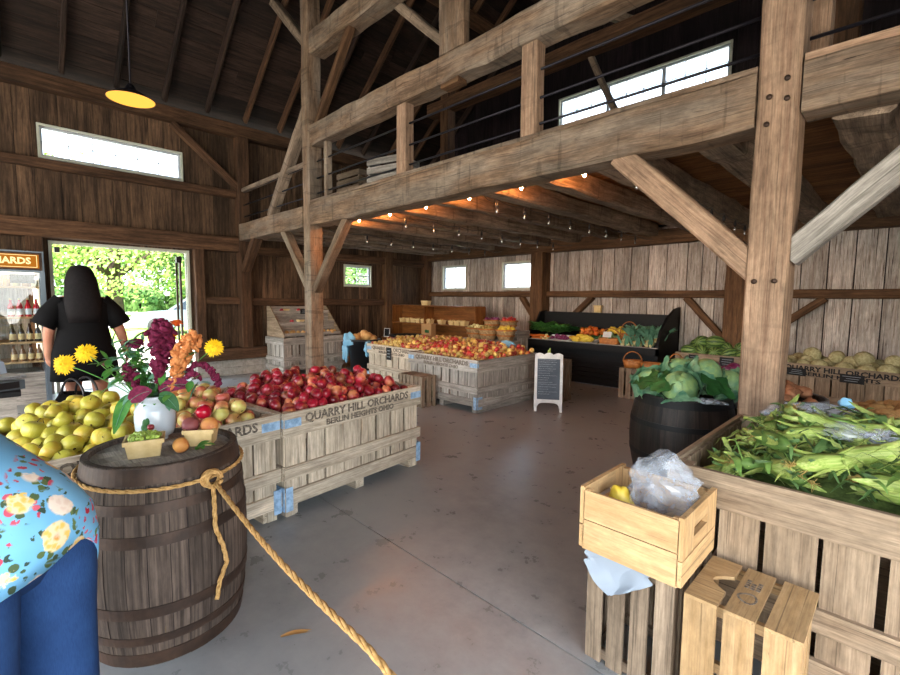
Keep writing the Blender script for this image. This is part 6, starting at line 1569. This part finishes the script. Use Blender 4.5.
def car(label, loc, rz, mat, L=4.4, W=1.75, H=1.45):
    t = thing('parked_car', label, 'car', loc, rz)
    body = [(-L/2, .35), (-L/2, .75), (-L/2 + .25, .9), (-L*.27, .95), (L*.16, .95), (L/2 - .35, .86), (L/2, .7), (L/2, .35), (L*.38, .28), (-L*.38, .28)]
    cab = [(-L*.40, .9), (-L*.28, H - .03), (-L*.1, H), (L*.06, H - .03), (L*.24, .92)]
    T = Matrix(((1, 0, 0, 0), (0, 0, 1, 0), (0, 1, 0, 0), (0, 0, 0, 1)))
    mb = MB(); mb.prism(body, W, Matrix.Translation((0, -W/2, 0)) @ T); mb.build('car_body', mat, t)
    mb = MB(); mb.prism(cab, W - .24, Matrix.Translation((0, -W/2 + .12, 0)) @ T); mb.build('car_roof', mat, t)
    mb = MB(); win = [(-L*.35, .96), (-L*.27, H - .1), (-L*.1, H - .08), (L*.05, H - .1), (L*.19, .97)]
    mb.prism(win, W - .20, Matrix.Translation((0, -W/2 + .10, 0)) @ T); mb.build('car_window', 'carglass', t)
    for sx in (-.31, .31):
        for sy in (-1, 1):
            mb = MB(); mb.lathe([(.2, -.1), (.32, -.1), (.33, 0), (.32, .1), (.2, .1)], 20, c=(sx * L, sy * (W/2 - .09), .32), rot=Matrix.Rotation(PI/2, 3, 'X')); wh = mb.build('wheel', 'tyre', t)
            mb = MB(); mb.lathe([(.05, -.105), (.2, -.1), (.2, .1), (.05, .105)], 16, c=(sx * L, sy * (W/2 - .09), .32), rot=Matrix.Rotation(PI/2, 3, 'X')); mb.build('wheel_hub', 'silver', wh)
    for sy in (-1, 1): mb = MB(); mb.box((L/2 - .02, sy * .6, .7), (.08, .3, .12)); mb.build('headlamp', 'whitepaint', t)
car('slate grey car parked at the right of the doorway view', (-20.6, 6.0, -.03), math.radians(-115), 'greycar', 4.5, 1.8, 1.55)
car('silver car far off beyond the lawn left of the grey trunk', (-46, 4.0, -.03), math.radians(80), 'silver')
car('pale car far off at the left edge of the doorway view', (-47, -.6, -.03), math.radians(80), 'whitepaint')
t = thing('picnic_table', 'white picnic table on the grass outside the doorway', 'table', (-24.0, 4.25, -.03), .2)
mb = MB(); mb.bx(-.9, .9, -.35, .35, .7, .74); mb.build('table_top', 'whitepaint', t)
for y in (-.7, .7): mb = MB(); mb.bx(-.9, .9, y - .13, y + .13, .42, .45); mb.build('bench_seat', 'whitepaint', t)
for x in (-.65, .65):
    for s in (-1, 1): mb = MB(); mb.beam((x, s * .2, .72), (x, s * .72, 0), .05, .1); mb.build('leg', 'whitepaint', t)
    mb = MB(); mb.bx(x - .02, x + .02, -.75, .75, .36, .42); mb.build('leg_brace', 'whitepaint', t)

# ------------------------------------------------------------------ light, camera, world
W_ = bpy.data.worlds.new('sky'); SC.world = W_; W_.use_nodes = True; nt = W_.node_tree; nt.nodes.clear()
wo_ = nt.nodes.new('ShaderNodeOutputWorld'); bg = nt.nodes.new('ShaderNodeBackground'); sk = nt.nodes.new('ShaderNodeTexSky')
sk.sky_type = 'NISHITA'; sk.sun_disc = False; sk.sun_elevation = math.radians(48); sk.sun_rotation = math.radians(150); sk.air_density = 1.2; sk.dust_density = 3; sk.ozone_density = 1
mx = nt.nodes.new('ShaderNodeMix'); mx.data_type = 'RGBA'; mx.inputs[0].default_value = .8; mx.inputs[7].default_value = (.92, .97, 1, 1)
nt.links.new(sk.outputs[0], mx.inputs[6]); nt.links.new(mx.outputs[2], bg.inputs[0]); bg.inputs[1].default_value = WORLD
nt.links.new(bg.outputs[0], wo_.inputs[0])
def portal(loc, rot, sx, sy):
    l = bpy.data.lights.new('daylight_portal', 'AREA'); l.shape = 'RECTANGLE'; l.size = sx; l.size_y = sy; l.cycles.is_portal = True
    o = bpy.data.objects.new('daylight_portal', l); COL.objects.link(o); o.location = loc; o.rotation_euler = rot
portal((XR + .1, -.7, 1.38), (0, PI/2, 0), 2.75, 4.4)            # right door: faces -X
portal((XL - .1, 1.5, 1.1), (0, -PI/2, 0), 2.2, 1.76)
portal((-2.85, YN - .1, 1.6), (PI/2, 0, 0), 9.5, 3.2)
portal((XL - .1, 1.45, 3.64), (0, -PI/2, 0), .42, 1.78)
portal((-3.595, YB + .12, 5.08), (-PI/2, 0, 0), 2.91, .5)
portal((-7.9, YB + .12, 1.97), (-PI/2, 0, 0), .76, .55); portal((-6.0, YB + .12, 1.97), (-PI/2, 0, 0), .76, .55)
portal((-3.35, YN - .1, 5.1), (PI/2, 0, 0), 3.4, .57)
sl = bpy.data.lights.new('sun', 'SUN'); sl.energy = SUN; sl.angle = .01; sl.color = (1, .95, .86); so = bpy.data.objects.new('sun', sl); COL.objects.link(so)
so.rotation_euler = Vector((-.35, .75, -1.0)).to_track_quat('-Z', 'Y').to_euler()
cam = bpy.data.cameras.new('camera'); co = bpy.data.objects.new('camera', cam); COL.objects.link(co); SC.camera = co
cam.sensor_fit = 'HORIZONTAL'; cam.sensor_width = 36; cam.lens = 455 / 900 * 36; cam.clip_start = .05; cam.clip_end = 400
yaw, pit, rol = math.radians(45.1), math.radians(-4.8), math.radians(.62)
fw = Vector((-math.sin(yaw) * math.cos(pit), math.cos(yaw) * math.cos(pit), math.sin(pit))); r0 = Vector((math.cos(yaw), math.sin(yaw), 0)); u0 = r0.cross(fw)
rx_ = r0 * math.cos(rol) + u0 * math.sin(rol); ux_ = -r0 * math.sin(rol) + u0 * math.cos(rol)
co.matrix_world = Matrix(((rx_.x, ux_.x, -fw.x, 0), (rx_.y, ux_.y, -fw.y, 0), (rx_.z, ux_.z, -fw.z, 1.45), (0, 0, 0, 1)))
vs_ = SC.view_settings; vs_.view_transform = 'Standard'; vs_.look = 'None'; vs_.exposure = EXPO; vs_.gamma = 1; vs_.use_curve_mapping = False
SC.cycles.max_bounces = 8; SC.cycles.diffuse_bounces = 5; SC.cycles.glossy_bounces = 3; SC.cycles.transparent_max_bounces = 12
SC.cycles.sample_clamp_indirect = 6
